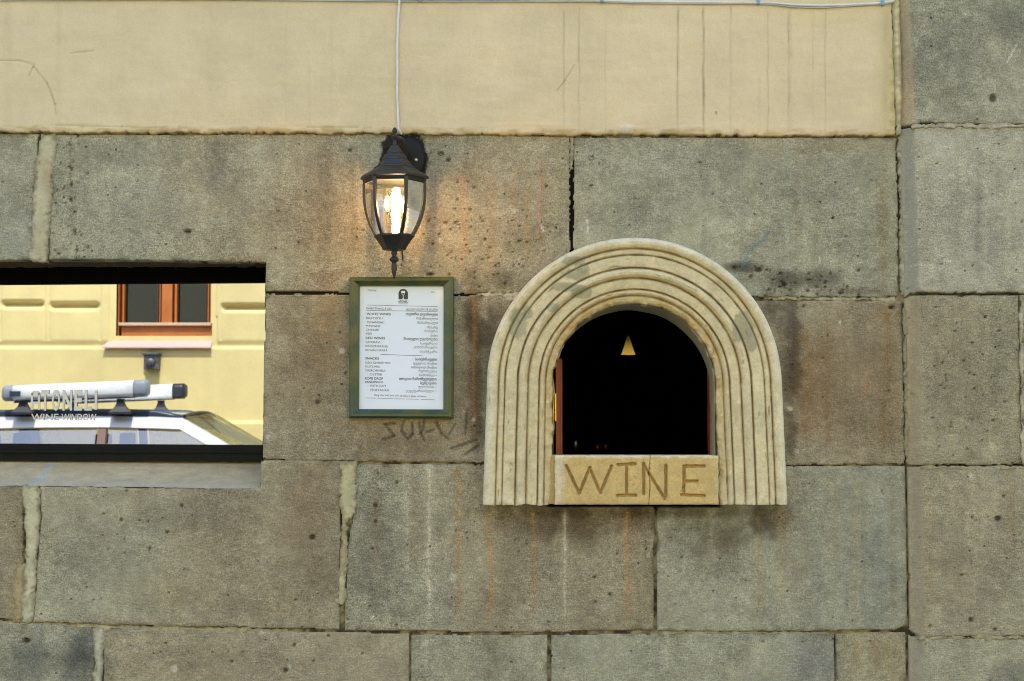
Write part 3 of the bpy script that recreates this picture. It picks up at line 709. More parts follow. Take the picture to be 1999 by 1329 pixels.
# ------------------------------------------------------------------ text
def text_mesh(s, bold=0., ext=0.):
    cu = bpy.data.curves.new('t', 'FONT'); cu.body = s; cu.size = 1; cu.offset = bold; cu.extrude = ext; cu.resolution_u = 3
    o = bpy.data.objects.new('t', cu); col.objects.link(o)
    dg = bpy.context.evaluated_depsgraph_get()
    me = bpy.data.meshes.new_from_object(o.evaluated_get(dg))
    bpy.data.objects.remove(o); bpy.data.curves.remove(cu)
    return me
def put_text(s, p, w, h, mat, parent, bold=0., align='l', rot=0., name='text_line', ext=0., slant=0.):
    """text on a vertical plane facing -y; p = baseline corner; w,h in metres (h = height of the glyph box)"""
    me = text_mesh(s, bold, ext)
    n = len(me.vertices); co = np.empty(n * 3, np.float32); me.vertices.foreach_get('co', co); co = co.reshape(-1, 3)
    x0, x1 = co[:, 0].min(), co[:, 0].max()
    sx = w / (x1 - x0); sy = h / .7
    x = (co[:, 0] - x0) * sx; z = co[:, 1] * sy; y = -co[:, 2]
    if align == 'r': x = x - w
    if align == 'c': x = x - w / 2
    X = p[0] + x * math.cos(rot) - z * math.sin(rot) + slant * z; Z = p[2] + x * math.sin(rot) + z * math.cos(rot)
    me.vertices.foreach_set('co', np.stack([X, p[1] + y, Z], 1).astype(np.float32).ravel()); me.update()
    me.materials.clear()
    return link(name, me, mat, parent, smooth=False)
# lettering on the mirror pane (stands 3 mm off it, one solid letter each)
S = 3.5 / FPX
YL = YM - .0014
tz = at(0, 800, YL).z
lx = [60, 80, 101, 122, 145, 165, 184]; lw = [18, 17, 17, 20, 16, 15, 7]
ls = (YL - CAM[1]) / FPX
for i, ch in enumerate('ATONELI'):
    u = lx[i]; base = at(u, 799.5, YL); w = lw[i] * ls; h = 37.5 * ls
    if i == 0:      # arch-shaped first letter: two posts, flat hood and a bar
        mb = MB()
        for a, b_ in ((0, .24), (.76, 1)): mb.box(base.x + a * w, base.x + b_ * w, YL - .0003, YL + .0003, base.z, base.z + h * .86)
        pts = [(base.x + w * (.5 + .5 * math.cos(t)), base.z + h * (.82 + .16 * math.sin(t))) for t in np.linspace(math.pi, 0, 12)]
        mb.loft([[(x, YL - .0003, z) for x, z in pts] + [(base.x + w * .76, YL - .0003, base.z + h * .72), (base.x + w * .24, YL - .0003, base.z + h * .72)],
                 [(x, YL + .0003, z) for x, z in pts] + [(base.x + w * .76, YL + .0003, base.z + h * .72), (base.x + w * .24, YL + .0003, base.z + h * .72)]])
        mb.box(base.x + .24 * w, base.x + .76 * w, YL - .0002, YL + .0002, base.z + .28 * h, base.z + .42 * h)
        mb.build('letter', M['letter'], sw)
    else:
        if ch == 'I':
            mb = MB(); mb.box(base.x + w * .1, base.x + w * .8, YL - .0003, YL + .0003, base.z, base.z + h); mb.build('letter', M['letter'], sw)
        else:
            put_text(ch, base, w * .93, h, M['letter'], sw, bold=.035, ext=.0003, name='letter')
for s_, u, w_ in (('WINE', 61, 53), ('WINDOW', 120, 68)):
    mx = put_text(s_, at(u, 820, YL), w_ * ls, 12.5 * ls, M['letter'], sw, bold=.012, ext=.0003, name='lettering')

# ------------------------------------------------------------------ 4. ARCHED WINE WINDOW
ww = empty('wine_window', (ARC_C.x, 0, at(1240, 988, -.04).z), 'arched wine hatch with moulded cream stone surround and WINE carved in its sill', 'window')
R0 = .360
zbot = at(1240, 986, -.05).z
# moulding profile: (distance in from the outer edge, height off the wall)
PR = [(0, -.01), (.0005, .03), (.002, .043), (.006, .051), (.012, .055), (.019, .0545), (.025, .051), (.0285, .046), (.0295, .0435), (.031, .046), (.034, .049), (.040, .049), (.0435, .047), (.0445, .043), (.0455, .0455), (.050, .0475), (.062, .047), (.073, .046),
      (.0745, .0405), (.0755, .038), (.077, .041), (.080, .0465), (.086, .050), (.092, .049), (.098, .043), (.100, .038), (.101, .036), (.1025, .038), (.106, .041), (.116, .041), (.1255, .040), (.127, .035), (.128, .0335), (.129, .036), (.132, .0405), (.136, .0415), (.140, .0385), (.1425, .034), (.1435, .032), (.146, .033), (.152, .033), (.158, .030), (.1625, .024), (.1645, .010)]
pd = np.array([p[0] for p in PR]); ph = np.array([p[1] for p in PR])
dd = np.unique(np.concatenate([np.linspace(0, pd[-1], 96), pd]))
hh = np.interp(dd, pd, ph)
for _g in (.0295, .0445, .0755, .1005, .1275, .1435): hh = hh - .0018 * np.exp(-((dd - _g) / .0014) ** 2)
cz = ARC_C.z; cx = ARC_C.x
leg = cz - zbot
nl, na = 90, 300
path = [('L', t) for t in np.linspace(0, 1, nl)] + [('A', a) for a in np.linspace(math.pi, 0, na)[1:-1]] + [('R', t) for t in np.linspace(1, 0, nl)]
V = []; C = []; rows = len(path); nd = len(dd)
S1 = []; 
cream, ochre, whitec, greeng = lin(200, 189, 157), lin(182, 152, 94), lin(224, 218, 196), lin(150, 148, 124)
PATCH = [(1012, 632, 20, 34), (1030, 610, 12, 16), (1125, 535, 30, 13), (1105, 560, 34, 11), (1135, 570, 26, 14), (1080, 600, 14, 10), (1450, 640, 24, 34), (1468, 668, 14, 20), (1120, 510, 26, 10), (1140, 525, 14, 10)]
for r_i, (kd, t) in enumerate(path):
    s_len = {'L': t * leg, 'A': leg + (math.pi - t) * .28 if kd == 'A' else 0, 'R': leg * 2 + 1 - t * leg}[kd]
    scale = 1.0
    wv = .0013 * fbm(np.array([s_len * 7]), np.array([3.1]), 3, 33)[0]
    d_in = dd
    rr = R0 - d_in + wv
    # the inner lip is chipped and ragged
    rag = sm(.140, .160, d_in)
    rn = fbm(s_len * 34 + 0 * d_in, d_in * 60, 4, 41)
    rr = rr + rag * (.0065 * rn)
    h = hh + .0011 * fbm(s_len * 14 + 0 * d_in, d_in * 30, 3, 42) + .0012 * rag * fbm(s_len * 60 + 0 * d_in, d_in * 120, 3, 44) * 4
    h = h + .0012 * fbm(s_len * 90 + 0 * d_in, d_in * 90, 2, 45) + (.0007 * fbm(s_len * 150 + 0 * d_in, d_in * 8, 2, 48) if kd != 'A' else 0)
    chip = sm(.50, .80, fbm(s_len * 30 + 0 * d_in, d_in * 170, 3, 49)); h = h - .0045 * chip * sm(.0, .01, d_in)
    if kd == 'A':
        X = cx + rr * math.cos(t); Z = cz + rr * math.sin(t)
    else:
        sg = -1 if kd == 'L' else 1
        spread = 1 + .030 * (1 - t)
        X = cx + sg * (rr + (R0 * .027) * (1 - t) * (1 if sg > 0 else 1 - .55 * d_in / .165)) ; Z = np.full(nd, zbot + t * leg)
        if t < .07: Z = Z + .0035 * fbm(X * 70, Z * 0 + 2, 3, 46) * (1 - t / .07); h = h - .004 * (1 - t / .07) ** 2 * (1 + fbm(X * 60, Z * 0, 2, 47))
    Y = -h
    V.append(np.stack([X, Y, Z], 1))
    u, v = survey(X, Z, -.045)
    c = np.tile(cream, (nd, 1)) * (1 + .15 * fbm(u / 30, v / 30, 4, 50) + .10 * fbm(u / 6, v / 6, 3, 59) - .25 * chip)[:, None]
    # outer roll whitened as a painted highlight, ochre inside
    k = (.75 * (1 - sm(.0, .030, d_in)) * (.6 + .6 * fbm(u / 25, v / 25, 2, 51)))[:, None]; k = np.clip(k, 0, 1); c = c * (1 - k) + whitec * k
    k = np.clip(sm(.10, .165, d_in) * .75 * (.75 + .7 * fbm(u / 22, v / 22, 3, 52)), 0, 1)
    if kd != 'A': k = k * (.25 + .75 * t)
    c = c * (1 - k[:, None]) + ochre * k[:, None]
    # deposits caught in the grooves
    for g in (.0295, .0445, .0750, .1005, .128, .1435):
        k = np.clip(np.exp(-((d_in - g) / (.0026 if kd == 'A' else .0018)) ** 2) * (.72 + .5 * fbm(u / 16, v / 16, 3, 53)), 0, .92)[:, None]; c = c * (1 - k) + lin(132, 110, 66) * k
    kk = np.exp(-((d_in - .030) / .007) ** 2) * .34 * (.7 + .6 * fbm(u / 20, v / 20, 2, 54)) * (1.0 if kd == 'A' else .3)
    c = c * (1 - kk[:, None]) + ochre * kk[:, None]
    kk = np.exp(-((d_in - .097) / .006) ** 2) * .40 * (.7 + .7 * fbm(u / 20, v / 20, 2, 55)) * (1.0 if kd == 'A' else .3)
    c = c * (1 - np.clip(kk, 0, 1)[:, None]) + ochre * np.clip(kk, 0, 1)[:, None]
    for x, y, rx, ry in PATCH:
        e = ((u - x) / rx) ** 2 + ((v - y) / ry) ** 2 + .5 * fbm(u / 7, v / 7, 3, 56)
        k = ((1 - sm(.55, 1.0, e)) * .72)[:, None]; c = c * (1 - k) + lin(142, 140, 116) * k
    if kd != 'A':
        k = np.clip((1 - t * 9) * .7 * (.6 + fbm(u / 8, v / 8, 3, 57)), 0, .9)[:, None]; c = c * (1 - k) + whitec * k
    k = (sm(.25, .6, fbm(u / 16, v / 16, 4, 58)) * .3)[:, None]; c = c * (1 - k) + lin(168, 152, 112) * k
    C.append(c)
# bottom faces of the two legs
for end, ri in ((0, 0), (1, rows - 1)):
    rowv = V[ri].copy(); rowc = C[ri] * .9
    rowv[:, 1] = .01
    if end == 0: V.insert(0, rowv); C.insert(0, rowc); rows += 1
    else: V.append(rowv); C.append(rowc); rows += 1
me = mesh_np('surround', np.concatenate(V), grid_faces(nd, rows), np.concatenate(C))
sur = link('surround', me, M['carved'], ww)
# plastered inner reveal
V = []; nb = 26
for kd, t in path:
    s_len = {'L': t * leg, 'A': leg + (math.pi - t) * .2 if kd == 'A' else 0, 'R': leg * 2 + 1 - t * leg}[kd]
    row = []
    for j in range(nb):
        q = j / (nb - 1); Y = -.030 + q * .131
        r_ = .1970 + .0050 * q - (.012 * q * math.sin(t) if kd == 'A' else 0)
        r_ += .0012 * fbm(np.array([s_len * 20]), np.array([Y * 20]), 3, 61)[0]
        if kd == 'A': row.append((cx + r_ * math.cos(t), Y, cz + r_ * math.sin(t)))
        else: row.append((cx + (-1 if kd == 'L' else 1) * r_, Y, zbot + t * leg))
    V += row
V = np.array(V); c = lin(150, 142, 116)[None] * (1 + .12 * fbm(V[:, 2] * 30, V[:, 1] * 40 + V[:, 0] * 30, 3, 62))[:, None]
link('reveal', mesh_np('reveal', V, grid_faces(nb, len(path)), c), M['carved'], ww)

# the sill block with the carved word
YS = -.044
def seg(*p): return [(p[i], p[i + 1]) for i in range(len(p) - 1)]
LET = seg((1105.5, 909), (1131, 963), (1151, 913), (1172, 962), (1193.5, 910)) + \
      seg((1223.4, 908), (1223.4, 967)) + seg((1206, 907), (1240, 905.5)) + seg((1206, 967), (1241, 967)) + \
      seg((1256.5, 905), (1257, 964)) + seg((1257, 908), (1298, 974)) + seg((1300, 971), (1300, 908)) + \
      seg((1335, 962), (1335.5, 911)) + seg((1336, 910), (1375, 910)) + seg((1337, 939.5), (1361, 939.5)) + seg((1331, 966), (1375, 968))
fine = [(1103, 908, 1112, 907)]
bx0, bx1 = at(1083, 900, YS).x, at(1403, 900, YS).x
bz0, bz1 = at(1240, 985.5, YS).z, at(1240, 889.5, YS).z
stp = .0011
x = np.arange(bx0 - stp, bx1 + 1.5 * stp, stp); z = np.arange(bz0 - stp, bz1 + 1.5 * stp, stp)
X, Z = np.meshgrid(x, z); nx, nz = len(x), len(z); X = X.ravel(); Z = Z.ravel()
u, v = survey(X, Z, YS)
d = np.minimum(np.minimum(X - bx0, bx1 - X), np.minimum(Z - bz0, bz1 - Z)) + .0012 * fbm(X * 80, Z * 80, 3, 70)
t = np.clip(d / .0045, 0, 1); y = YS + .0045 * (1 - np.sqrt(np.clip(1 - (1 - t) ** 2, 0, 1))) - .0012 * fbm(X * 30, Z * 30, 4, 71) - .0004 * fbm(X * 200, Z * 200, 2, 72)
dl = np.full(X.shape, 99.)
for a, b_ in LET: dl = np.minimum(dl, seg_d(u, v, a, b_))
dl = dl + .7 * fbm(u / 6, v / 6, 3, 73)
cut = 1 - sm(1.3, 3.9, dl); y = y + .0075 * cut
crk = np.minimum(seg_d(u, v, (1270, 888), (1267, 920)), np.minimum(seg_d(u, v, (1267, 920), (1269, 950)), seg_d(u, v, (1269, 950), (1266, 986)))) + .6 * fbm(u / 3, v / 5, 2, 74)
y = y + .0035 * (1 - sm(.2, 1.1, crk))
for (a, b_, r_) in ((1230, 938, 2), (1239, 931, 1.6), (1236, 946, 1.5), (1333, 952, 3), (1330, 960, 2.4), (1208, 909, 3)):
    y = y + .003 * (1 - sm(.5, 1.1, np.hypot(u - a, v - b_) / r_))
y = np.where(d < 0, YS + .03, y)
c = lin(192, 167, 114)[None] * (1 + .12 * fbm(u / 18, v / 18, 4, 75))[:, None]
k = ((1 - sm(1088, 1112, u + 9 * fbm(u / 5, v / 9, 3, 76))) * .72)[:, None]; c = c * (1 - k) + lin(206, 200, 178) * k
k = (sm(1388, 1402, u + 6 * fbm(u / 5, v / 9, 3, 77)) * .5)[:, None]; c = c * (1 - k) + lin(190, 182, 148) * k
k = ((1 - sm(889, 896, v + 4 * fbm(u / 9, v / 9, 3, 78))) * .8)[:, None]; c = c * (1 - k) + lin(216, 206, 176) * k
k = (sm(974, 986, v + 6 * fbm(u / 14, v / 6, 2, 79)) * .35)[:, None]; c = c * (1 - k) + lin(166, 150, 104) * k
k = (cut * .52)[:, None]; c = c * (1 - k) + lin(132, 94, 40) * k
k = ((1 - sm(.2, 1.2, crk)) * .6)[:, None]; c = c * (1 - k) + lin(90, 66, 34) * k
F = grid_faces(nx, nz)
# top, bottom and ends run back into the wall
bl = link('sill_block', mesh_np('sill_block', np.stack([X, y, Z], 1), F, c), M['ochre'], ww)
mb = MB(); mb.box(bx0 + .003, bx1 - .003, YS + .016, .10, bz0 + .002, bz1 - .0012)
o = mb.build('sill_core', M['ochre'], bl)
ca = o.data.color_attributes.new('tint', 'FLOAT_COLOR', 'POINT')
for q in ca.data: q.color = (*lin(206, 196, 164), 1)
# cement packing right of the block
mb = MB(); mb.box(bx1 - .001, cx + .2255, -.022, .05, bz0 + .001, bz1 + .004, bev=.003)
o = mb.build('cement_packing', M['carved'], ww)
ca = o.data.color_attributes.new('tint', 'FLOAT_COLOR', 'POINT')
for q in ca.data: q.color = (*lin(118, 112, 92), 1)
mb = MB(); mb.box(bx0 - .016, bx0 + .002, -.030, .05, bz0 + .001, bz1 + .002, bev=.003)
o = mb.build('cement_packing', M['carved'], ww)
ca = o.data.color_attributes.new('tint', 'FLOAT_COLOR', 'POINT')
for q in ca.data: q.color = (*lin(176, 152, 104), 1)
# wooden casement standing open inside, hinge, right stile
YW = .10
def vbox(name, u0, u1, v0, v1, Y0, Y1, mat, parent, bev=.001):
    a = at(u0, v1, Y0); b_ = at(u1, v0, Y0)
    return MB().box(a.x, b_.x, Y0, Y1, a.z, b_.z, bev=bev).build(name, mat, parent)
cs = vbox('casement', 1085, 1097.5, 700, 892, YW, YW + .20, M['red_wood'], ww)
vbox('casement_bead', 1094.5, 1097.2, 700, 892, YW - .003, YW - .0002, M['red_wood'], cs, .0004)
hg = vbox('hinge', 1079, 1084.7, 768, 822, YW + .002, YW + .01, M['brass'], ww)
MB().lathe([(at(0, 822, YW).z, .003), (at(0, 768, YW).z, .003)], (at(1084, 800, YW).x, YW - .001, 0), 8).build('hinge_pin', M['brass'], hg)
vbox('frame_stile', 1386.5, 1400, 700, 892, YW, YW + .05, M['red_wood'], ww)

# the dark room behind the hatch
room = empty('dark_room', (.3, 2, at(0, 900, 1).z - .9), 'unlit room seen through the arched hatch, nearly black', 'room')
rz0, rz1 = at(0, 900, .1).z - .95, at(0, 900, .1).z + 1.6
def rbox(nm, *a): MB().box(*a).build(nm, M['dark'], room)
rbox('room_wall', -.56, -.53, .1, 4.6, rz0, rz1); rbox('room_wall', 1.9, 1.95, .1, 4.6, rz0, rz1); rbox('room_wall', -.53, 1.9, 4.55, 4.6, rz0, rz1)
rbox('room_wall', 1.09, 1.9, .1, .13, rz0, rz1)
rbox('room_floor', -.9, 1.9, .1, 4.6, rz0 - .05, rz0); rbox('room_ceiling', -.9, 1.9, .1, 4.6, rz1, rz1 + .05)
# inner face of the wall, closed round the hatch opening
ring_o = []; ring_i = []
for q in np.linspace(0, 1, 61):
    kd = 'A'; a_ = math.pi * (1 - q)
    r_ = .203 - .012 * math.sin(a_)
    ring_i.append((cx + r_ * math.cos(a_), cz + r_ * math.sin(a_)))
ring_i = [(cx - .203, bz1 - .02)] + ring_i + [(cx + .203, bz1 - .02)]
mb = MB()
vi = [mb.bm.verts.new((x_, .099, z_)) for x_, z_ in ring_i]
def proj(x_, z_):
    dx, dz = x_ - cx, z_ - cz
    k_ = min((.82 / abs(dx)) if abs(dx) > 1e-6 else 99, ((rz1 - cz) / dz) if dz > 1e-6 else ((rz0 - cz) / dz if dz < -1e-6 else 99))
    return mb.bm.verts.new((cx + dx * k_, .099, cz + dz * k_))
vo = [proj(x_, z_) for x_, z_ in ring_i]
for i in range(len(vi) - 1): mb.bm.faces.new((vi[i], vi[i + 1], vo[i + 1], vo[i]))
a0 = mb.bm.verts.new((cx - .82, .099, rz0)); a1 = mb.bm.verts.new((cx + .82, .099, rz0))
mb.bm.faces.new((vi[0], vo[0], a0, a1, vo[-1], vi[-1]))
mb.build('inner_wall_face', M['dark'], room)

# pendant lamp in the room
M['shade'] = plain('lit_amber_shade', (.6, .35, .06), .4, 0, .1, emit=(.95, .58, .10), es=.075)
YP = 3.0
m, nt, b, out = nodes('lit_amber_shade_glow')
zz = N(nt, 'ShaderNodeSeparateXYZ', {0: N(nt, 'ShaderNodeNewGeometry').outputs['Position']}).outputs[2]
nt.links.new(ramp(nt, zz, at(0, 690, YP).z, at(0, 662, YP).z, .12, .012), b.inputs['Emission Strength'])
b.inputs['Emission Color'].default_value = (.95, .58, .10, 1); b.inputs['Base Color'].default_value = (.5, .3, .05, 1); b.inputs['Roughness'].default_value = .4
M['shade'] = m
pa = at(1226.5, 692, YP); ptop = at(1228, 655, YP)
pl = empty('pendant_lamp', pa, 'small amber cone pendant glowing in the dark behind the arched hatch', 'lamp')
hc = ptop.z - pa.z; rw = (at(1240.5, 692, YP).x - at(1212.5, 692, YP).x) / 2
MB().lathe([(0, rw), (hc * .12, rw * .86), (hc * .5, rw * .52), (hc * .93, rw * .2), (hc, rw * .16)], pa, 28, cap=False).build('lamp_shade', M['shade'], pl, True)
MB().lathe([(hc * .95, .012), (hc * 1.1, .010), (hc * 1.2, .006)], pa, 12).build('lamp_cap', M['red_wood'], pl, True)
MB().tube([(pa.x, pa.y, pa.z + hc * 1.15), (pa.x, pa.y, rz1)], .003, 6).build('cord', M['frame_dead'], pl)
# bottles and glass on a table inside
M['bottle'] = plain('dark_bottle_glass', (.02, .002, .001), .08, 0, .1, spec=1.0)
M['wine_red'] = plain('red_wax', (.10, .004, .003), .2, spec=.8)
YT = 1.3
tblz = at(0, 912, YT).z - .12
tb = empty('bar_table', (.55, YT, rz0), 'dark table inside the hatch room carrying the bottles', 'table')
MB().box(-.1, 1.2, YT - .3, YT + .3, tblz - .03, tblz, bev=.003).build('tabletop', M['dark'], tb)
for xx in (-.05, 1.15):
    for yy in (YT - .26, YT + .26): MB().box(xx - .02, xx + .02, yy - .02, yy + .02, rz0, tblz - .03).build('leg', M['dark'], tb)
for uu, top_v, lab in ((1124, 858, 'dark wine bottle nearest the red casement, only a pale glint showing'), (1166, 866, 'middle wine bottle in the hatch, a small red glint on its neck'), (1182, 864, 'right-hand wine bottle in the hatch, beaded red glint on its neck')):
    b0 = at(uu, 890, YT); h_ = at(uu, top_v, YT).z - tblz
    e = empty('wine_bottle', (b0.x, YT, tblz), lab, 'bottle', 'bottles behind the hatch')
    MB().lathe([(0, .036), (h_ * .58, .037), (h_ * .70, .016), (h_ * .80, .014)], (b0.x, YT, tblz), 20).build('bottle_glass', M['bottle'], e, True)
    MB().lathe([(h_ * .801, .0145), (h_ * .98, .0145), (h_, .012)], (b0.x, YT, tblz), 16).build('capsule', M['wine_red'] if uu > 1130 else M['bulb_base'], e, True)

# ------------------------------------------------------------------ 5. LANTERN
YLAN = -.135
def zl(v): return at(770, v, YLAN).z
Ls = (YLAN - CAM[1]) / FPX
lx0 = at(770, 400, YLAN).x
ln = empty('wall_lantern', (lx0, -.02, zl(300)), 'lit black six-sided carriage lantern hanging over the green framed menu', 'lamp')
A0 = math.radians(-4)
def hexring(v, r, a0=A0): return [(lx0 + r * Ls * math.cos(a0 + k * math.pi / 3), YLAN + r * Ls * math.sin(a0 + k * math.pi / 3), zl(v)) for k in range(6)]
# roof: stepped pagoda
roof = [(353, 60), (349, 68), (345, 67), (340, 61), (336, 53), (331, 45), (328.5, 41), (326, 41), (324, 36), (320, 33), (315, 30), (313, 26), (311, 26), (306, 23), (301, 20), (299.5, 16), (297, 16), (292, 12), (287, 9), (284, 6)]
auto(MB().loft([hexring(v, r) for v, r in roof]).build('lantern_roof', M['black_metal'], ln), 28)
# finial and cap
c0 = (lx0, YLAN, 0)
fin = [(286, 5.5), (280, 4), (272, 3.2), (268, 8), (266, 8), (264, 4), (261, 2.5), (258, 5), (254, 5.2), (250, 3), (248.5, 1)]
MB().lathe([(zl(v), r * Ls) for v, r in fin], c0, 16).build('top_finial', M['black_metal'], ln, True)
# ribs with glass between
prof = [(352, 60), (365, 60.5), (380, 60.3), (395, 59.2), (410, 56.8), (425, 53), (440, 47.5), (452, 41.5), (463, 35)]
for k in range(6):
    a = A0 + k * math.pi / 3
    ring = []
    for v, r in prof:
        cxk, cyk = lx0 + r * Ls * math.cos(a), YLAN + r * Ls * math.sin(a)
        tx, ty = -math.sin(a), math.cos(a); rx_, ry_ = math.cos(a), math.sin(a); hw, dp = .0042, .003
        ring.append([(cxk + sx * hw * tx + sy * dp * rx_, cyk + sx * hw * ty + sy * dp * ry_, zl(v)) for sx, sy in ((-1, -1), (1, -1), (1, 1), (-1, 1))])
    auto(MB().loft(ring).build('rib', M['black_metal'], ln), 30)
    a2 = A0 + (k + 1) * math.pi / 3
    g = MB(); V0 = []
    for v, r in prof:
        r_ = r - .8
        V0.append(((lx0 + r_ * Ls * math.cos(a), YLAN + r_ * Ls * math.sin(a), zl(v)), (lx0 + r_ * Ls * math.cos(a2), YLAN + r_ * Ls * math.sin(a2), zl(v))))
    g.loft([list(q) for q in V0], closed=False, cap=False).build('glass_pane', M['lantern_glass'], ln, True)
# rim rings
def hexband(name, rows): return auto(MB().loft([hexring(v, r) for v, r in rows], cap=False).build(name, M['black_metal'], ln), 28)
hexband('upper_rim', [(350, 64), (356, 62), (358, 60.5), (358, 57), (350, 57)])
auto(MB().loft([hexring(v, r) for v, r in [(459, 36), (459, 40), (462, 40), (465, 37), (472, 32), (479, 27), (484, 24), (486, 23.5), (488, 22), (489, 10)]]).build('lower_cup', M['black_metal'], ln), 28)
low = [(488, 9), (491, 5), (494, 6.5), (497, 4.5), (501, 4), (504, 8.5), (506.5, 9.5), (509, 8.5), (512, 4.5), (516, 5), (524, 5.6), (534, 4), (541, 2), (545, .6)]
MB().lathe([(zl(v), r * Ls) for v, r in low], c0, 16).build('bottom_finial', M['black_metal'], ln, True)
# bulb
bc = (lx0 + .0035, YLAN, 0)
MB().lathe([(zl(v), r * Ls) for v, r in ((372, 9), (376, 14), (383, 21), (394, 25), (406, 24), (418, 17), (428, 11), (438, 9.5))], bc, 24, cap=False).build('bulb', M['bulb_glass'], ln, True)
MB().lathe([(zl(v), r * Ls) for v, r in ((366, 3), (370, 7.5), (385, 9.5), (400, 9), (420, 6), (440, 4.6), (454, 4.2), (457, 1.5))], (bc[0] + .001, YLAN, 0), 16).build('glowing_filament', M['filament'], ln, True)
MB().lathe([(zl(v), r * Ls) for v, r in ((439, 10), (458, 10), (460, 7))], bc, 16, cap=False).build('bulb_socket', M['lantern_glass'], ln, True)
ld = bpy.data.lights.new('lantern_light', 'POINT'); ld.energy = 0.5; ld.color = (1, .60, .28); ld.shadow_soft_size = .012
lo = bpy.data.objects.new('lantern_light', ld); col.objects.link(lo); lo.parent = ln
lo.location = Vector((bc[0], YLAN - .028, zl(405))) - ln.location
# escutcheon and arm
ep = at(797, 300, -.02)
mb = MB()
rings = []
for yy, sc in ((.004, 1.0), (-.012, 1.0), (-.018, .94), (-.021, .80), (-.022, .3)):
    rings.append([(ep.x + sc * 33 * S * math.cos(a) * (1.0), yy, ep.z + sc * 42 * S * math.sin(a) - .01) for a in np.linspace(0, 2 * math.pi, 41)[:-1]])
mb.loft(rings); mb.build('escutcheon', plain('black_paint', (.005, .005, .006), .55, spec=.25), ln, True)
pts = []
P0, P1, P2, P3 = Vector((ep.x - .006, -.02, ep.z - .015)), Vector((ep.x - .010, -.10, ep.z + .02)), Vector((lx0 + .012, -.09, zl(262))), Vector((lx0, YLAN, zl(270)))
for i in range(15):
    t = i / 14; pts.append(P0 * (1 - t) ** 3 + P1 * 3 * t * (1 - t) ** 2 + P2 * 3 * t * t * (1 - t) + P3 * t ** 3)
MB().tube(pts, .008, 10, rs=[.012 - .006 * i / 14 for i in range(15)]).build('arm', M['black_metal'], ln, True)
sp = at(812, 312, -.024)
MB().lathe([(-.0265, .001), (-.026, .0038), (-.021, .0048), (-.018, .005)], (sp.x, 0, sp.z), 12, axis='y').build('screw', plain('bright_screw', (.5, .5, .5), .4, 1), ln, True)
a_ = at(785, 488, -.02); b_ = at(783.5, 519, -.02)
MB().tube([a_, (a_.x + .001, -.016, (a_.z + b_.z) / 2), b_], .0024, 6).build('loose_wire', M['black_metal'], ln)

# ------------------------------------------------------------------ 6. CABLES
cpts = [(781, -60), (780, 0), (777, 40), (775.5, 90), (776, 140), (774.5, 180), (777, 215), (778, 250), (784, 262)]
c1 = MB().tube([at(u, v, -.0165) for u, v in cpts], .0030, 8).build('power_cable', M['white_cable'], None, True)
tag(c1, 'thin white cable running straight down the cream plaster to the lantern', 'cable')
zz = [(-600, 0), (400, -4), (800, -2), (1150, 0), (1240, 3), (1380, 4), (1440, 5), (1500, 5), (1545, 9), (1600, 11), (1660, 9), (1700, 7), (1725, 5), (1742, 2), (1752, -8), (1757, -60)]
ch_ = empty('draped_cable', at(1500, 6, -.016), 'pale cable strung along the plaster at the top edge to the pilaster', 'cable')
MB().tube([at(u, v, -.0175) for u, v in zz], .0028, 8).build('cable_sheath', M['white_cable'], ch_, True)
MB().tube([at(u, v + 3.4 + 1.2 * math.sin(u / 40), -.0165) for u, v in zz], .0016, 6).build('thin_wire', plain('blue_grey_wire', (.42, .46, .52), .5), ch_, True)
for u, v in ((1480, 4), (1722, 6), (1175, 0), (820, -2)):
    p = at(u, v, -.016)
    MB().box(p.x - .004, p.x + .004, -.024, -.012, p.z - .007, p.z + .007, bev=.0015).build('cable_clip', M['clip'], ch_)

# ------------------------------------------------------------------ 7. FRAMED MENU
def wood_green():
    m, nt, b, out = nodes('patinated_green_frame')
    pos = N(nt, 'ShaderNodeNewGeometry').outputs['Position']
    n1 = noise(nt, pos, 16, 4, .6); n2 = noise(nt, pos, 260, 3)
    mx = N(nt, 'ShaderNodeMix', {0: ramp(nt, n1, .40, .62, 0, 1), 6: (.024, .050, .011, 1), 7: (.085, .078, .009, 1)}, data_type='RGBA')
    n3 = noise(nt, pos, 11, 2); 
    mx2 = N(nt, 'ShaderNodeMix', {0: ramp(nt, n3, .52, .66, 0, .65), 6: mx.outputs[2], 7: (.026, .060, .040, 1)}, data_type='RGBA')
    nt.links.new(vmul(nt, mx2.outputs[2], ramp(nt, n2, .3, .7, .85, 1.15)), b.inputs['Base Color'])
    b.inputs['Roughness'].default_value = .34
    return m
M['frame_green'] = wood_green()
M['paper'] = plain('menu_paper', (.68, .75, .92), .35, var=.01, scale=8, spec=.5)
M['ink'] = plain('black_ink', (.03, .03, .045), .5); M['ink2'] = plain('grey_ink', (.10, .10, .14), .5); M['ink_light'] = plain('pale_ink', (.30, .31, .36), .5)
YF = -.030
fo = [at(681.5, 540, YF), at(886, 539, YF), at(884.5, 817, YF), at(680, 816, YF)]
fi = [at(701, 557.5, YF), at(865.5, 557.5, YF), at(865, 799, YF), at(699.5, 798, YF)]
fm = empty('framed_menu', at(783, 816, -.01), 'bilingual wine menu sheet in a mottled green frame under the lantern', 'menu')
sec = [(0, .0), (0, -.020), (.06, -.026), (.25, -.030), (.45, -.0295), (.60, -.026), (.72, -.0245), (.80, -.0225), (.92, -.0215), (1, -.0175), (1, -.006), (0, 0)]
sec = sec[:-1]
def mitre(i):
    o_, n_ = fo[i], fi[i]
    return [(o_.x + (n_.x - o_.x) * s_, yy, o_.z + (n_.z - o_.z) * s_) for s_, yy in sec]
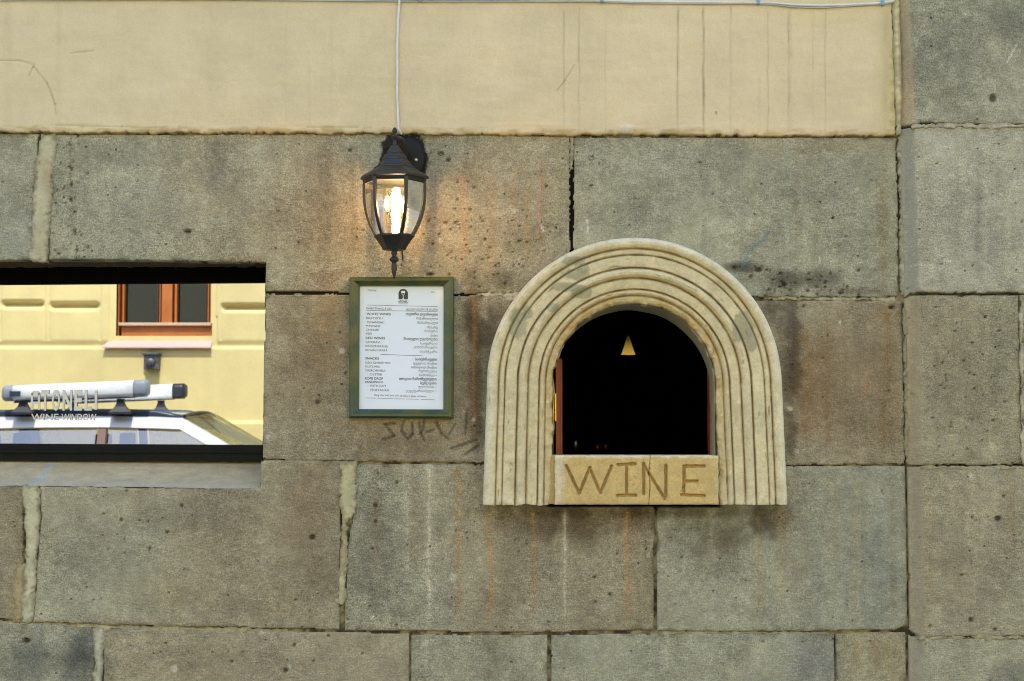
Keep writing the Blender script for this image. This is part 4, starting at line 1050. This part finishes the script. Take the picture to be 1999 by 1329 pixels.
for i in range(4):
    a, b_ = mitre(i), mitre((i + 1) % 4)
    auto(MB().loft([a, b_]).build('frame_rail', M['frame_green'], fm), 35)
YPp = -.012
pp = [Vector((q.x, YPp, q.z)) for q in fi]
ex = .004
ps = MB().loft([[(pp[0].x - ex, YPp, pp[0].z + ex), (pp[1].x + ex, YPp, pp[1].z + ex), (pp[2].x + ex, YPp, pp[2].z - ex), (pp[3].x - ex, YPp, pp[3].z - ex)],
               [(pp[0].x - ex, YPp + .008, pp[0].z + ex), (pp[1].x + ex, YPp + .008, pp[1].z + ex), (pp[2].x + ex, YPp + .008, pp[2].z - ex), (pp[3].x - ex, YPp + .008, pp[3].z - ex)]]).build('menu_sheet', M['paper'], fm)
YTX = YPp - .0006
ts = (YTX - CAM[1]) / FPX
def mt(s, u, v, w, h, al='l', bold=False, mat=None, rot=-.9):
    put_text(s, at(u, v, YTX), w * ts, h * ts, mat or (M['ink'] if bold else M['ink2']), ps, bold=.014 if bold else .0, align=al, rot=math.radians(rot))
EN = [('EVERYTHING 8 GEL', 715.5, 603.7, 50, 4, 0), ('WHITE WINES', 715.5, 614.5, 47.5, 4.4, 1), ('RKATSITELI', 715.3, 622.6, 31.5, 4.2, 0), ('TSINANDALI', 715.2, 630.5, 34.7, 4.2, 0), ('MTSVANE', 714.6, 638, 28, 4.2, 0), ('CHINURI', 714.5, 645.4, 24.5, 4.2, 0), ('KISI', 714.2, 653, 11, 4.2, 0),
      ('RED WINES', 714, 661.5, 38, 4.5, 1), ('SAPERAVI', 713.8, 669.5, 28.5, 4.2, 0), ('KINDZMARAULI', 713.6, 677.2, 44, 4.2, 0), ('KHVANCHKARA', 713.4, 685, 43, 4.2, 0),
      ('SNACKS', 713, 701.3, 26.5, 4.5, 1), ('GEO CHEESE MIX', 713, 709.6, 49.5, 4.2, 0), ('NUTS MIX', 712.8, 717.2, 29, 4.2, 0), ('CHURCHKHELA', 712.6, 724.8, 40, 4.2, 0), ('·', 717, 732.5, 1.2, 4, 0), ('OYSTER', 722, 732.5, 24, 4.2, 0),
      ('ROPE DROP', 712.3, 740.4, 35.6, 4.4, 1), ('SANDWICH', 712.2, 747.2, 35.6, 4.2, 1), ('·', 717, 755, 1.2, 4, 0), ('WITH HAM', 722, 755, 31, 4.3, 0), ('·', 717, 763, 1.2, 4, 0), ('VEGETARIAN', 722, 763, 37.5, 4.3, 0)]
for s, u, v, w, h, b_ in EN: mt(s, u, v, w, h, 'l', bool(b_))
KA = [('ყველაფერი 8 ლარი', 855, 606.3, 62, 4.6, 0), ('თეთრი ღვინოები', 855, 616, 63, 5, 1), ('რქაწითელი', 854.8, 624, 42, 4.6, 0), ('წინანდალი', 854.5, 632.5, 39.5, 4.6, 0), ('მწვანე', 854.2, 641, 20.5, 4.4, 0), ('ჩინური', 854, 648.6, 25, 4.4, 0), ('ქისი', 854, 657, 13.7, 4.4, 0),
      ('წითელი ღვინოები', 854, 664.6, 66, 5, 1), ('საფერავი', 853.6, 672.6, 33, 4.4, 0), ('ქინძმარაული', 853.6, 680.2, 46, 4.4, 0), ('ხვანჭკარა', 853.6, 688.4, 34, 4.4, 0),
      ('სასუსნავები', 853, 703.8, 43, 5, 1), ('ყველის მიქსი', 852.8, 711.8, 46, 4.6, 0), ('თხილის მიქსი', 852.6, 719.5, 50, 4.6, 0), ('ჩურჩხელა', 852.6, 727, 35, 4.6, 0), ('ხამანწკა •', 852.4, 734.6, 34, 4.3, 0),
      ('თოკით ჩამოშვებული', 852.2, 742.4, 73, 5, 1), ('სენდვიჩი', 852, 750.4, 31.5, 4.8, 1), ('ლორით •', 851.8, 757.6, 35, 4.3, 0), ('ვეგეტარიანული •', 851.6, 765.4, 59.5, 4.3, 0)]
for s, u, v, w, h, b_ in KA: mt(s, u, v, w, h, 'r', bool(b_))
mt('TIKTOK', 727, 568.5, 17, 3.6, 'c'); mt('IG', 845.2, 571.5, 6, 3.2, 'c'); mt('ATONELI', 787, 591, 19.5, 5, 'c', True)
mt('WINE WINDOW', 787, 593.6, 18, 1.8, 'c', mat=M['ink_light'])
mt('Ring the bell and ask speaks a glass of wine', 781, 773.8, 101, 3.6, 'c', rot=-1.5)
mt('a traditional wine window of the old town', 748.0, 777.4, 66, 2.0, 'c', mat=M['ink_light'], rot=-1.5) if False else None
def rule(u0, v0, u1, v1, th=.35, mat=None):
    a, b_ = at(u0, v0, YTX), at(u1, v1, YTX); h_ = th * ts
    MB().poly([(a.x, YTX, a.z - h_), (b_.x, YTX, b_.z - h_), (b_.x, YTX, b_.z + h_), (a.x, YTX, a.z + h_)]).build('printed_rule', mat or M['ink2'], ps)
rule(716, 595.3, 854, 598.2); rule(716, 605.6, 854, 607.9); rule(743, 691.6, 825, 694.3, .4)
for u0, u1 in ((713, 735), (737, 768), (770, 790), (792, 818), (822, 848)):   # the tiny last line, too small to read
    rule(u0, 776.5 + (u0 - 713) * .026, u1, 776.5 + (u1 - 713) * .026, .5, M['ink_light'])
# arch logo with a wine glass
lg = [(778, 584), (778, 573)] + [(787.2 + 9.2 * math.cos(a), 573 - 9.2 * math.sin(a)) for a in np.linspace(math.pi, 0, 16)[1:-1]] + [(796.4, 573), (796.4, 584)]
lo_ = MB().poly([tuple(at(u, v, YTX)) for u, v in lg]).build('printed_logo', M['ink'], ps)
gl = [(783.4, 567.6), (790.8, 567.6), (790.9, 571), (789.6, 574.6), (787.8, 576.2), (787.7, 581), (789.2, 584), (785, 584), (786.6, 581), (786.5, 576.2), (784.5, 574.6), (783.3, 571)]
Y2 = YTX - .0005
gw = MB().poly([tuple(at(u, v, Y2)) for u, v in gl]).build('glass_emblem', M['paper'], lo_) if False else MB().poly([tuple(at(u, v, Y2)) for u, v in gl]).build('printed_glass', M['paper'], ps)
MB().poly([tuple(at(u, v, Y2 - .0004)) for u, v in [(784.2, 572), (790, 572), (789, 574.4), (787.2, 575.6), (785.2, 574.4)]]).build('printed_wine', M['ink'], ps)

# ------------------------------------------------------------------ 8. ACROSS THE STREET: yellow house (seen in the mirror)
DF = 9.83                      # its front stands this far in front of the mirror plane
YH = MIRROR_Y - DF
yh = empty('yellow_house', (-3, YH, 0), 'sunlit yellow rendered house with grooved courses, reflected in the mirror pane', 'house')
def ycol(X, Z, s): return lin(220, 204, 144)[None] * (1 + .09 * fbm(X * 1.5, Z * 1.5, 4, s) + .05 * fbm(X * 9, Z * 9, 3, s + 1) + .05 * fbm(X * 12, Z * .7, 3, s + 2))[:, None]
M['render'] = tinted('yellow_render', s1=30, s2=4, amp=.03, amp2=.03, bump=.003)
fp = lambda u, v: refl(u, v, DF)
xA, xB = fp(-420, 600).x, fp(560, 600).x; zA, zB = fp(0, 930).z, fp(0, 300).z
stp = .012
x = np.arange(xA, xB, stp); z = np.arange(zA, zB, stp); X, Z = np.meshgrid(x, z); nx, nz = len(x), len(z); X = X.ravel(); Z = Z.ravel()
def house_uv(X, Z):                     # survey coordinates of the facade as the mirror shows it
    return survey(X, Z, MIRROR_Y + DF)
u, v = house_uv(X, Z)
h = np.zeros(X.shape)
SL = [(-300, -100), (-92, 0), (3, 88), (97, 196), (432, 560)]
for (a, b_) in SL:
    for vy in (597, 440, 380):
        dv = v - (vy + (4 if a > 400 else (-2 if b_ < 90 else 1)))
        half = 10
        inside = np.minimum(np.minimum(u - a, b_ - u), half - np.abs(dv)) / half
        # V groove: steep shaded upper cheek, longer lit lower cheek
        g = np.where(dv < -3, sm(-10, -3, dv), 1 - sm(-3, 10, dv)) * np.clip(np.minimum(u - a, b_ - u) / 8, 0, 1) * (np.abs(dv) < 11)
        h -= .085 * g
    # faint upright seams beside the panels
    for e in (a, b_): h -= .010 * np.exp(-((u - e) / 2.0) ** 2) * (v < 665)
h += .020 * (1 - sm(662, 676, v)) * ((u < 214) | (u > 424))
h += .030 * sm(676, 681, v)
h += .030 * sm(822, 826, v)
k = (u > 226) & (u < 414) & (v < 656) & (v > 330)      # window opening
y = YH + h
c = ycol(X, Z, 700)
F = grid_faces(nx, nz); kf = k[F].all(1); F = F[~kf]
# facade faces +y
fac = link('facade', mesh_np('facade', np.stack([X, y, Z], 1), F[:, ::-1], c), M['render'], yh)
pr = plain('yellow_render_plain', lin(222, 206, 138), .95, var=.05, scale=1.5)
MB().box(-22, xA + .002, YH - 8, YH, -.1, 6.6).build('side_facade', pr, yh)
MB().box(xB - .002, 22, YH - 8, YH, -.1, 6.6).build('side_facade', pr, yh)
MB().box(xA, xB, YH - 8, YH, zB - .01, 6.6).build('upper_facade', pr, yh)
MB().box(xA, xB, YH - 8, YH + .06, -.1, zA + .01).build('plinth', pr, yh)
MB().box(xA, xB, YH - 1.2, YH - 1.0, zA, zB).build('room_back', M['dark'], yh)
MB().box(-22.3, 22.3, YH - 8.3, YH + .25, 6.6, 6.8).build('cornice', pr, yh)
# window with orange timber frame
hw = empty('timber_window', fp(320, 656), 'orange timber casement window in the yellow house above a pinkish sill', 'window')
M['orange'] = plain('orange_varnished_timber', (.50, .16, .035), .45, var=.15, scale=8)
M['pane'] = plain('house_window_glass', (.045, .05, .04), .06, spec=.8)
M['pinksill'] = plain('pink_sill_paint', (.62, .42, .38), .6)
def fbox(name, u0, u1, v0, v1, y0, y1, mat, parent, bev=.004):
    a, b_ = fp(u0, v1), fp(u1, v0)
    return MB().box(a.x, b_.x, YH + y0, YH + y1, a.z, b_.z, bev=bev).build(name, mat, parent)
fr = fbox('frame_stile', 226, 233, 330, 656, -.22, -.06, M['orange'], hw); fbox('frame_stile', 407, 414, 330, 656, -.22, -.06, M['orange'], hw)
fbox('bottom_rail', 233, 407, 634, 656, -.20, -.07, M['orange'], hw); fbox('weather_bar', 229, 411, 629, 635, -.07, -.03, plain('pale_weather_bar', (.6, .45, .3), .5), hw)
fbox('top_rail', 233, 407, 330, 344, -.20, -.06, M['orange'], hw)
fbox('mullion', 312, 336, 344, 634, -.18, -.065, M['orange'], hw)
for a, b_ in ((233, 312), (336, 407)):
    s1 = fbox('sash', a, a + 8, 344, 632, -.17, -.09, M['orange'], hw); fbox('sash', b_ - 6, b_, 344, 632, -.17, -.09, M['orange'], hw)
    fbox('window_pane', a + 8, b_ - 6, 344, 632, -.15, -.14, M['pane'], hw, 0)
fbox('curtain', 300, 304, 344, 632, -.139, -.135, M['orange'], hw, 0)
# sill
a, b_ = fp(204, 680), fp(415, 680); zt_ = fp(0, 657).z
MB().loft([[(a.x, YH + .085, a.z), (a.x, YH + .085, a.z + .012), (a.x + .06, YH - .06, zt_), (a.x + .06, YH - .06, a.z)],
           [(b_.x, YH + .085, a.z), (b_.x, YH + .085, a.z + .012), (b_.x - .01, YH - .06, zt_), (b_.x - .01, YH - .06, a.z)]]).build('window_sill', M['pinksill'], hw)
# grey meter box below the window
mbx = empty('wall_box', fp(301, 722), 'small square grey metal box on the yellow wall under the window sill', 'box')
M['boxgrey'] = plain('grey_cast_metal', (.13, .13, .14), .5, .6, .35, 40, .004)
fbox('box_body', 287, 315, 693, 722, 0.03, .13, M['boxgrey'], mbx, .008)
q = fp(301, 708)
MB().lathe([(0, .045), (.02, .04), (.03, .02)], (q.x, YH + .13, q.z), 16, axis='y').build('box_knob', M['boxgrey'], mbx, True)
fbox('box_hood', 285, 317, 690, 693.5, .03, .15, M['boxgrey'], mbx, .003)

# ------------------------------------------------------------------ 9. PARKED CAR (seen in the mirror)
DC = 7.25                                   # near flank in front of the mirror plane
YC = MIRROR_Y - DC                          # y of the flank facing the stone wall
cs_ = (MIRROR_Y + DC - CAM[1]) / FPX        # metres per survey px at the flank
cw = 1.72
zR = refl(250, 804, DC).z                   # roof rail height
bx_ = refl(182, 850, DC).x                  # B pillar
car = empty('parked_car', (bx_, YC - cw / 2, 0), 'white estate car with roof tubes parked by the yellow house, reflected in the mirror', 'car')
M['car_white'] = plain('white_car_paint', (.78, .79, .80), .18, var=.01, coat=.8)
M['car_black'] = plain('black_car_trim', (.015, .02, .028), .45, spec=.5)
M['car_rail'] = plain('blue_grey_rail', (.03, .055, .09), .35)
M['car_glass'] = glassy('car_window_glass', (.66, .66, .62), .26)
M['screen_glass'] = glassy('windscreen_glass', (.50, .54, .46), .05, top=.22)
M['headliner'] = plain('pale_headliner', (.55, .44, .43), .9)
M['seat'] = plain('dark_seat_cloth', (.03, .03, .035), .9)
M['tyre'] = plain('tyre_rubber', (.02, .02, .02), .9); M['rim'] = plain('alloy_rim', (.5, .5, .52), .3, .9)
M['red_lens'] = plain('red_tail_lens', (.4, .01, .01), .15); M['clear_lens'] = plain('headlight_lens', (.7, .72, .75), .08)
M['grey_cap'] = plain('grey_end_cap', (.24, .28, .32), .5); M['tube_white'] = plain('white_roof_tube', (.80, .84, .85), .3, coat=.3); M['trim_red'] = plain('reddish_trim', (.20, .12, .10), .5)
X0 = bx_ - 2.45; X1 = bx_ + 1.95            # rear and front bumpers
yn, yf_ = YC, YC - cw
roofz = lambda x: zR - .035 - .030 * ((x - (bx_ - .1)) / 1.0) ** 2 if x > bx_ - .1 else zR - .035 - .016 * ((x - (bx_ - .1)) / 1.0) ** 2
belt = .95
# lower body: loft of cross-sections along the length
def section(x, w, zlo, zhi, crown=.0):
    ym = (yn + yf_) / 2; hw_ = w / 2
    return [(x, ym + hw_ * .93, zlo), (x, ym + hw_, zlo + .16), (x, ym + hw_ * 1.0, (zlo + zhi) / 2), (x, ym + hw_ * .955, zhi - .03), (x, ym + hw_ * .92, zhi),
            (x, ym + hw_ * .4, zhi + crown), (x, ym - hw_ * .4, zhi + crown),
            (x, ym - hw_ * .92, zhi), (x, ym - hw_ * .955, zhi - .03), (x, ym - hw_, (zlo + zhi) / 2), (x, ym - hw_, zlo + .16), (x, ym - hw_ * .93, zlo)]
L = [(X0, cw * .86, .36, .78, .0), (X0 + .06, cw * .93, .28, .92, .0), (X0 + .3, cw * .98, .24, belt, 0), (X0 + .9, cw, .22, belt, 0), (bx_, cw, .22, belt, 0), (bx_ + .85, cw, .22, belt - .01, 0.0),
     (bx_ + 1.15, cw * .99, .22, .93, .03), (X1 - .35, cw * .96, .24, .83, .035), (X1 - .1, cw * .88, .26, .72, .02), (X1, cw * .74, .32, .60, .0)]
auto(MB().loft([section(*l) for l in L]).build('body', M['car_white'], car), 50)
ymid = (yn + yf_) / 2
# window line geometry (flanks lean inwards)
def side(x, z, s):                          # s=+1 near flank, -1 far flank
    lean = (z - belt) / (zR - belt) * .22
    return (x, ymid + s * (cw / 2 * .93 - lean), z)
def rp(u, v): q_ = refl(u, v, DC + .12); return q_.x, q_.z
xf, zf = rp(345, 821); xs, zs = rp(432, 868)       # A pillar top and lower
slope = (zf - zs) / (xs - xf); xb_ = xf + (zf - belt) / slope
xrear_top = X0 + .45; xrear_bot = X0 + .12
for s in (1, -1):
    # cant rail along the roof edge, A pillar, B/C/D pillars
    top = []
    xs_ = np.linspace(xrear_top, xf, 26)
    ringA = []
    for xx in xs_:
        zt2 = roofz(xx); zt1 = zt2 - .085
        p0 = side(xx, zt1, s); p1 = side(xx, zt2, s); 
        ringA.append([p0, p1, (xx, p1[1] - s * .05, zt2 + .012), (xx, p0[1] - s * .05, zt1)])
    zt2 = roofz(xf)
    for t in np.linspace(.06, 1, 10):
        xx = xf + (xb_ - xf) * t; zz_ = zt2 + (belt - zt2) * t; lo_w = .085
        p0 = side(xx - .0, zz_ - lo_w, s); p1 = side(xx, zz_, s)
        ringA.append([p0, p1, (xx, p1[1] - s * .05, zz_ + .012), (xx, p0[1] - s * .05, zz_ - lo_w)])
    auto(MB().loft(ringA).build('roof_side_rail', M['car_white'], car), 45)
    for xx, wd, mt_ in ((bx_, .032, M['trim_red']), (bx_ - .98, .09, M['car_white']), (X0 + .42, .10, M['car_white'])):
        dx_ = .0 if xx > bx_ - 1.5 else -.2
        z1 = roofz(xx) - .08
        a1, b1 = side(xx, z1, s), side(xx + dx_, belt - .02, s)
        MB().loft([[(a1[0] - wd, a1[1], a1[2]), (a1[0] + wd, a1[1], a1[2]), (a1[0] + wd, a1[1] - s * .05, a1[2]), (a1[0] - wd, a1[1] - s * .05, a1[2])],
                   [(b1[0] - wd, b1[1], b1[2]), (b1[0] + wd, b1[1], b1[2]), (b1[0] + wd, b1[1] - s * .05, b1[2]), (b1[0] - wd, b1[1] - s * .05, b1[2])]]).build('door_pillar', mt_, car)
    # side glass, one pane for each door
    for xa_, xb2 in ((bx_ + .05, None), (bx_ - .89, bx_ - .05), (X0 + .52, bx_ - 1.07)):
        if xb2 is None:
            xx = np.linspace(xa_, xf + .02, 10); P = [side(q_, roofz(q_) - .084, s) for q_ in xx]
            for t in np.linspace(.15, .93, 6):
                q_ = xf + (xb_ - xf) * t; P.append(side(q_, zt2 + (belt - zt2) * t - .084, s))
            P.append(side(P[-1][0], belt - .01, s)); P.append(side(xa_, belt - .01, s))
        else:
            xx = np.linspace(xa_, xb2, 10); P = [side(q_, roofz(q_) - .084, s) for q_ in xx] + [side(xb2, belt - .01, s), side(xa_ - (.18 if xa_ < bx_ - 1.5 else 0), belt - .01, s)]
        P = [(p[0], p[1] - s * .02, p[2]) for p in P]
        MB().poly(P).build('side_window', M['car_glass'], car)
    # seam trim above the glass
    MB().tube([side(q_, roofz(q_) - .088, s) for q_ in np.linspace(xrear_top + .1, xf, 20)], .007, 6).build('window_trim', M['trim_red'], car)
    # roof rail
    R_ = [(q_, side(q_, roofz(q_), s)[1] - s * .04, roofz(q_) + .035 * min(1, (q_ - xrear_top) * 6, max(0, (xf - q_) * 5)) ) for q_ in np.linspace(xrear_top, xf, 26)]
    MB().tube(R_, .026, 8).build('roof_rail', M['car_rail'], car, True)
    # wing mirror
    q_ = side(xb_ - .35, belt + .06, s)
    MB().box(q_[0] - .06, q_[0] + .06, q_[1] + (s * .02 if s > 0 else -.2), q_[1] + (.2 if s > 0 else s * .02), q_[2] - .06, q_[2] + .06, bev=.02).build('wing_mirror', M['car_white'], car)
    for xx in (bx_ + .10, bx_ - .85):
        MB().box(xx, xx + .16, ymid + s * cw / 2 * .985 - .012, ymid + s * cw / 2 * .985 + .02 if s > 0 else ymid + s * cw / 2 * .985 + .012, .80, .825, bev=.005).build('door_handle', M['car_white'], car)
    # wheels
    for xx in (X0 + .78, X1 - .85):
        yy = ymid + s * (cw / 2 - .07)
        w_ = MB().lathe([(-.10, .20), (-.10, .29), (-.07, .315), (.07, .315), (.10, .29), (.10, .20)], (xx, yy, .315), 32, axis='y', cap=False).build('tyre', M['tyre'], car, True)
        mbw = MB(); mbw.lathe([(.0, .205), (.085 * s, .205), (.097 * s, .195), (.085 * s, .17)], (xx, yy, .315), 32, axis='y', cap=False)
        for k_ in range(5):
            Mx = Matrix.Translation((xx, yy, .315)) @ Matrix.Rotation(k_ * 2 * math.pi / 5, 4, 'Y')
            mbw.box(-.02, .02, (.092 * s) - .012, (.092 * s) + .012, .0, .19, M=Mx)
        mbw.build('rim', M['rim'], w_)
        MB().lathe([(-.10 if s > 0 else -.078, .36), (.078 if s > 0 else .10, .36)], (xx, yy, .33), 28, axis='y').build('wheel_arch', M['car_black'], car)
    q_ = ymid + s * cw * .34
    MB().box(X1 - .20, X1 - .03, q_ - .14, q_ + .14, .58, .70, bev=.03).build('headlight', M['clear_lens'], car)
    MB().box(X0 - .01, X0 + .14, q_ - .05 + s * .05, q_ + .07 + s * .05, .62, .92, bev=.02).build('taillight', M['red_lens'], car)
# roof skin and headliner
rows = []
for xx in np.linspace(xrear_top, xf + .02, 24):
    yw = abs(side(xx, roofz(xx), 1)[1] - ymid) - .03
    rows.append([(xx, ymid + yw * t, roofz(xx) + .012 + .03 * (1 - t * t)) for t in np.linspace(-1, 1, 14)])
V = np.array([p for r_ in rows for p in r_]); link('roof', mesh_np('roof', V, grid_faces(14, 24)), M['car_white'], car)
V2 = V.copy(); V2[:, 2] -= .045; link('headliner', mesh_np('headliner', V2, grid_faces(14, 24)[:, ::-1]), M['headliner'], car)
# windscreen, tailgate glass
yw = abs(side(xf, roofz(xf), 1)[1] - ymid) - .02; yb2 = cw / 2 * .90
def screen(xa_, za_, ya_, xc_, zc_, yc_, bow, nm):
    rows = []
    for t in np.linspace(0, 1, 10):
        wy = ya_ + (yc_ - ya_) * t
        rows.append([(xa_ + (xc_ - xa_) * t + bow * (1 - q_ * q_), ymid + wy * q_, za_ + (zc_ - za_) * t + .03 * (1 - q_ * q_) * (1 - t)) for q_ in np.linspace(-1, 1, 12)])
    V = np.array([p for r_ in rows for p in r_]); link(nm, mesh_np(nm, V, grid_faces(12, 10)), M['screen_glass'], car)
screen(xf + .02, roofz(xf) + .01, yw, xb_, belt, yb2, .10, 'windscreen')
screen(xrear_top, roofz(xrear_top) + .01, yw, xrear_bot, belt, yb2, -.04, 'rear_window')
MB().tube([(xf + .02 + .1 * (1 - q_ * q_) * .2, ymid + yw * q_, roofz(xf) + .02 + .03 * (1 - q_ * q_)) for q_ in np.linspace(-1, 1, 12)], .012, 6).build('screen_seal', M['car_black'], car)
# interior
MB().box(X0 + .3, xb_ - .1, yf_ + .12, yn - .12, belt - .1, belt - .0).build('cabin_tray', M['seat'], car) if False else None
MB().box(xb_ - .45, xb_ - .05, yf_ + .14, yn - .14, belt - .02, belt + .07, bev=.03).build('dashboard', M['seat'], car)
for xx in (bx_ - .05, bx_ - .95):
    for s in (-1, 1):
        yy = ymid + s * .36
        st_ = MB().box(xx - .07, xx + .05, yy - .22, yy + .22, belt - .02, belt + .32, bev=.03).build('seat_back', M['seat'], car)
        MB().box(xx - .06, xx + .03, yy - .12, yy + .12, belt + .35, belt + .50, bev=.03).build('headrest', M['seat'], st_)
MB().box(X0 - .005, X0 + .02, ymid - .26, ymid + .26, .52, .63).build('number_plate', M['tube_white'], car)
# roof carrier: a tube along each side, on two feet each
for s, D_ in ((1, DC + .22), (-1, DC + cw - .22)):
    def q2(u, v): p_ = refl(u, v, DC + .22); return p_.x, p_.z
    xa_, za_ = q2(8, 768); xb3, zb3 = q2(291, 757.5)
    yy = MIRROR_Y - D_
    rc = empty('roof_carrier', (xa_, yy, za_ - .25), 'white roof tube with grey end caps on the %s side of the reflected car' % ('near' if s > 0 else 'far'), 'roof rack', 'roof tubes on the white car')
    def rr_(x0_, x1_, nm, mat, sc=1.0):
        ring = []
        for xq in np.linspace(x0_, x1_, 6):
            t = (xq - xa_) / (xb3 - xa_); zc_ = za_ + (zb3 - za_) * t
            e = 1.0
            if nm == 'end_cap': e = .72 if xq in (xa_, xb3) else 1.0
            hh_ = (.060 + .006 * t) * sc * e; ww_ = .07 * sc * e
            ring.append([(xq, yy + ww_ * math.copysign(abs(math.cos(a)) ** .6, math.cos(a)), zc_ + hh_ * math.copysign(abs(math.sin(a)) ** .6, math.sin(a))) for a in np.linspace(0, 2 * math.pi, 21)[:-1]])
        return MB().loft(ring).build(nm, mat, rc, True)
    L_ = xb3 - xa_
    rr_(xa_ + .075 * L_, xb3 - .095 * L_, 'tube', M['tube_white'])
    rr_(xa_, xa_ + .075 * L_, 'end_cap', M['grey_cap'], 1.03); rr_(xb3 - .095 * L_, xb3, 'end_cap', M['grey_cap'] if s > 0 else M['car_black'], 1.03)
    a = q2(30, 784)[0]; b5 = q2(265, 779)[0]
    MB().loft([[(a, yy - .03, za_ - .075), (a, yy + .03, za_ - .075), (a, yy + .03, za_ - .058), (a, yy - .03, za_ - .058)],
               [(b5, yy - .03, zb3 - .075), (b5, yy + .03, zb3 - .075), (b5, yy + .03, zb3 - .058), (b5, yy - .03, zb3 - .058)]]).build('carrier_bar', M['car_rail'], rc)
    for uu in (46, 236):
        xx, zz_ = q2(uu, 785); zb4 = roofz(xx) + .05
        ring = [[(xx - w_, yy - w_ * .6, z_), (xx + w_, yy - w_ * .6, z_), (xx + w_, yy + w_ * .6, z_), (xx - w_, yy + w_ * .6, z_)] for w_, z_ in ((.085, zb4 - .03), (.082, zb4 - .012), (.060, zb4 + .008), (.040, zb4 + .030), (.029, zb4 + .06), (.026, zb4 + .09), (.034, zz_ + .02))]
        MB().loft(ring).build('foot', M['car_black'], rc)
    if s > 0:
        xx, zz_ = q2(57, 777)
        MB().box(q2(39, 0)[0], q2(60, 0)[0], yy + .070, yy + .074, za_ - .022, za_ + .018).build('dark_label', M['car_rail'], rc)

bpy.context.view_layer.update()
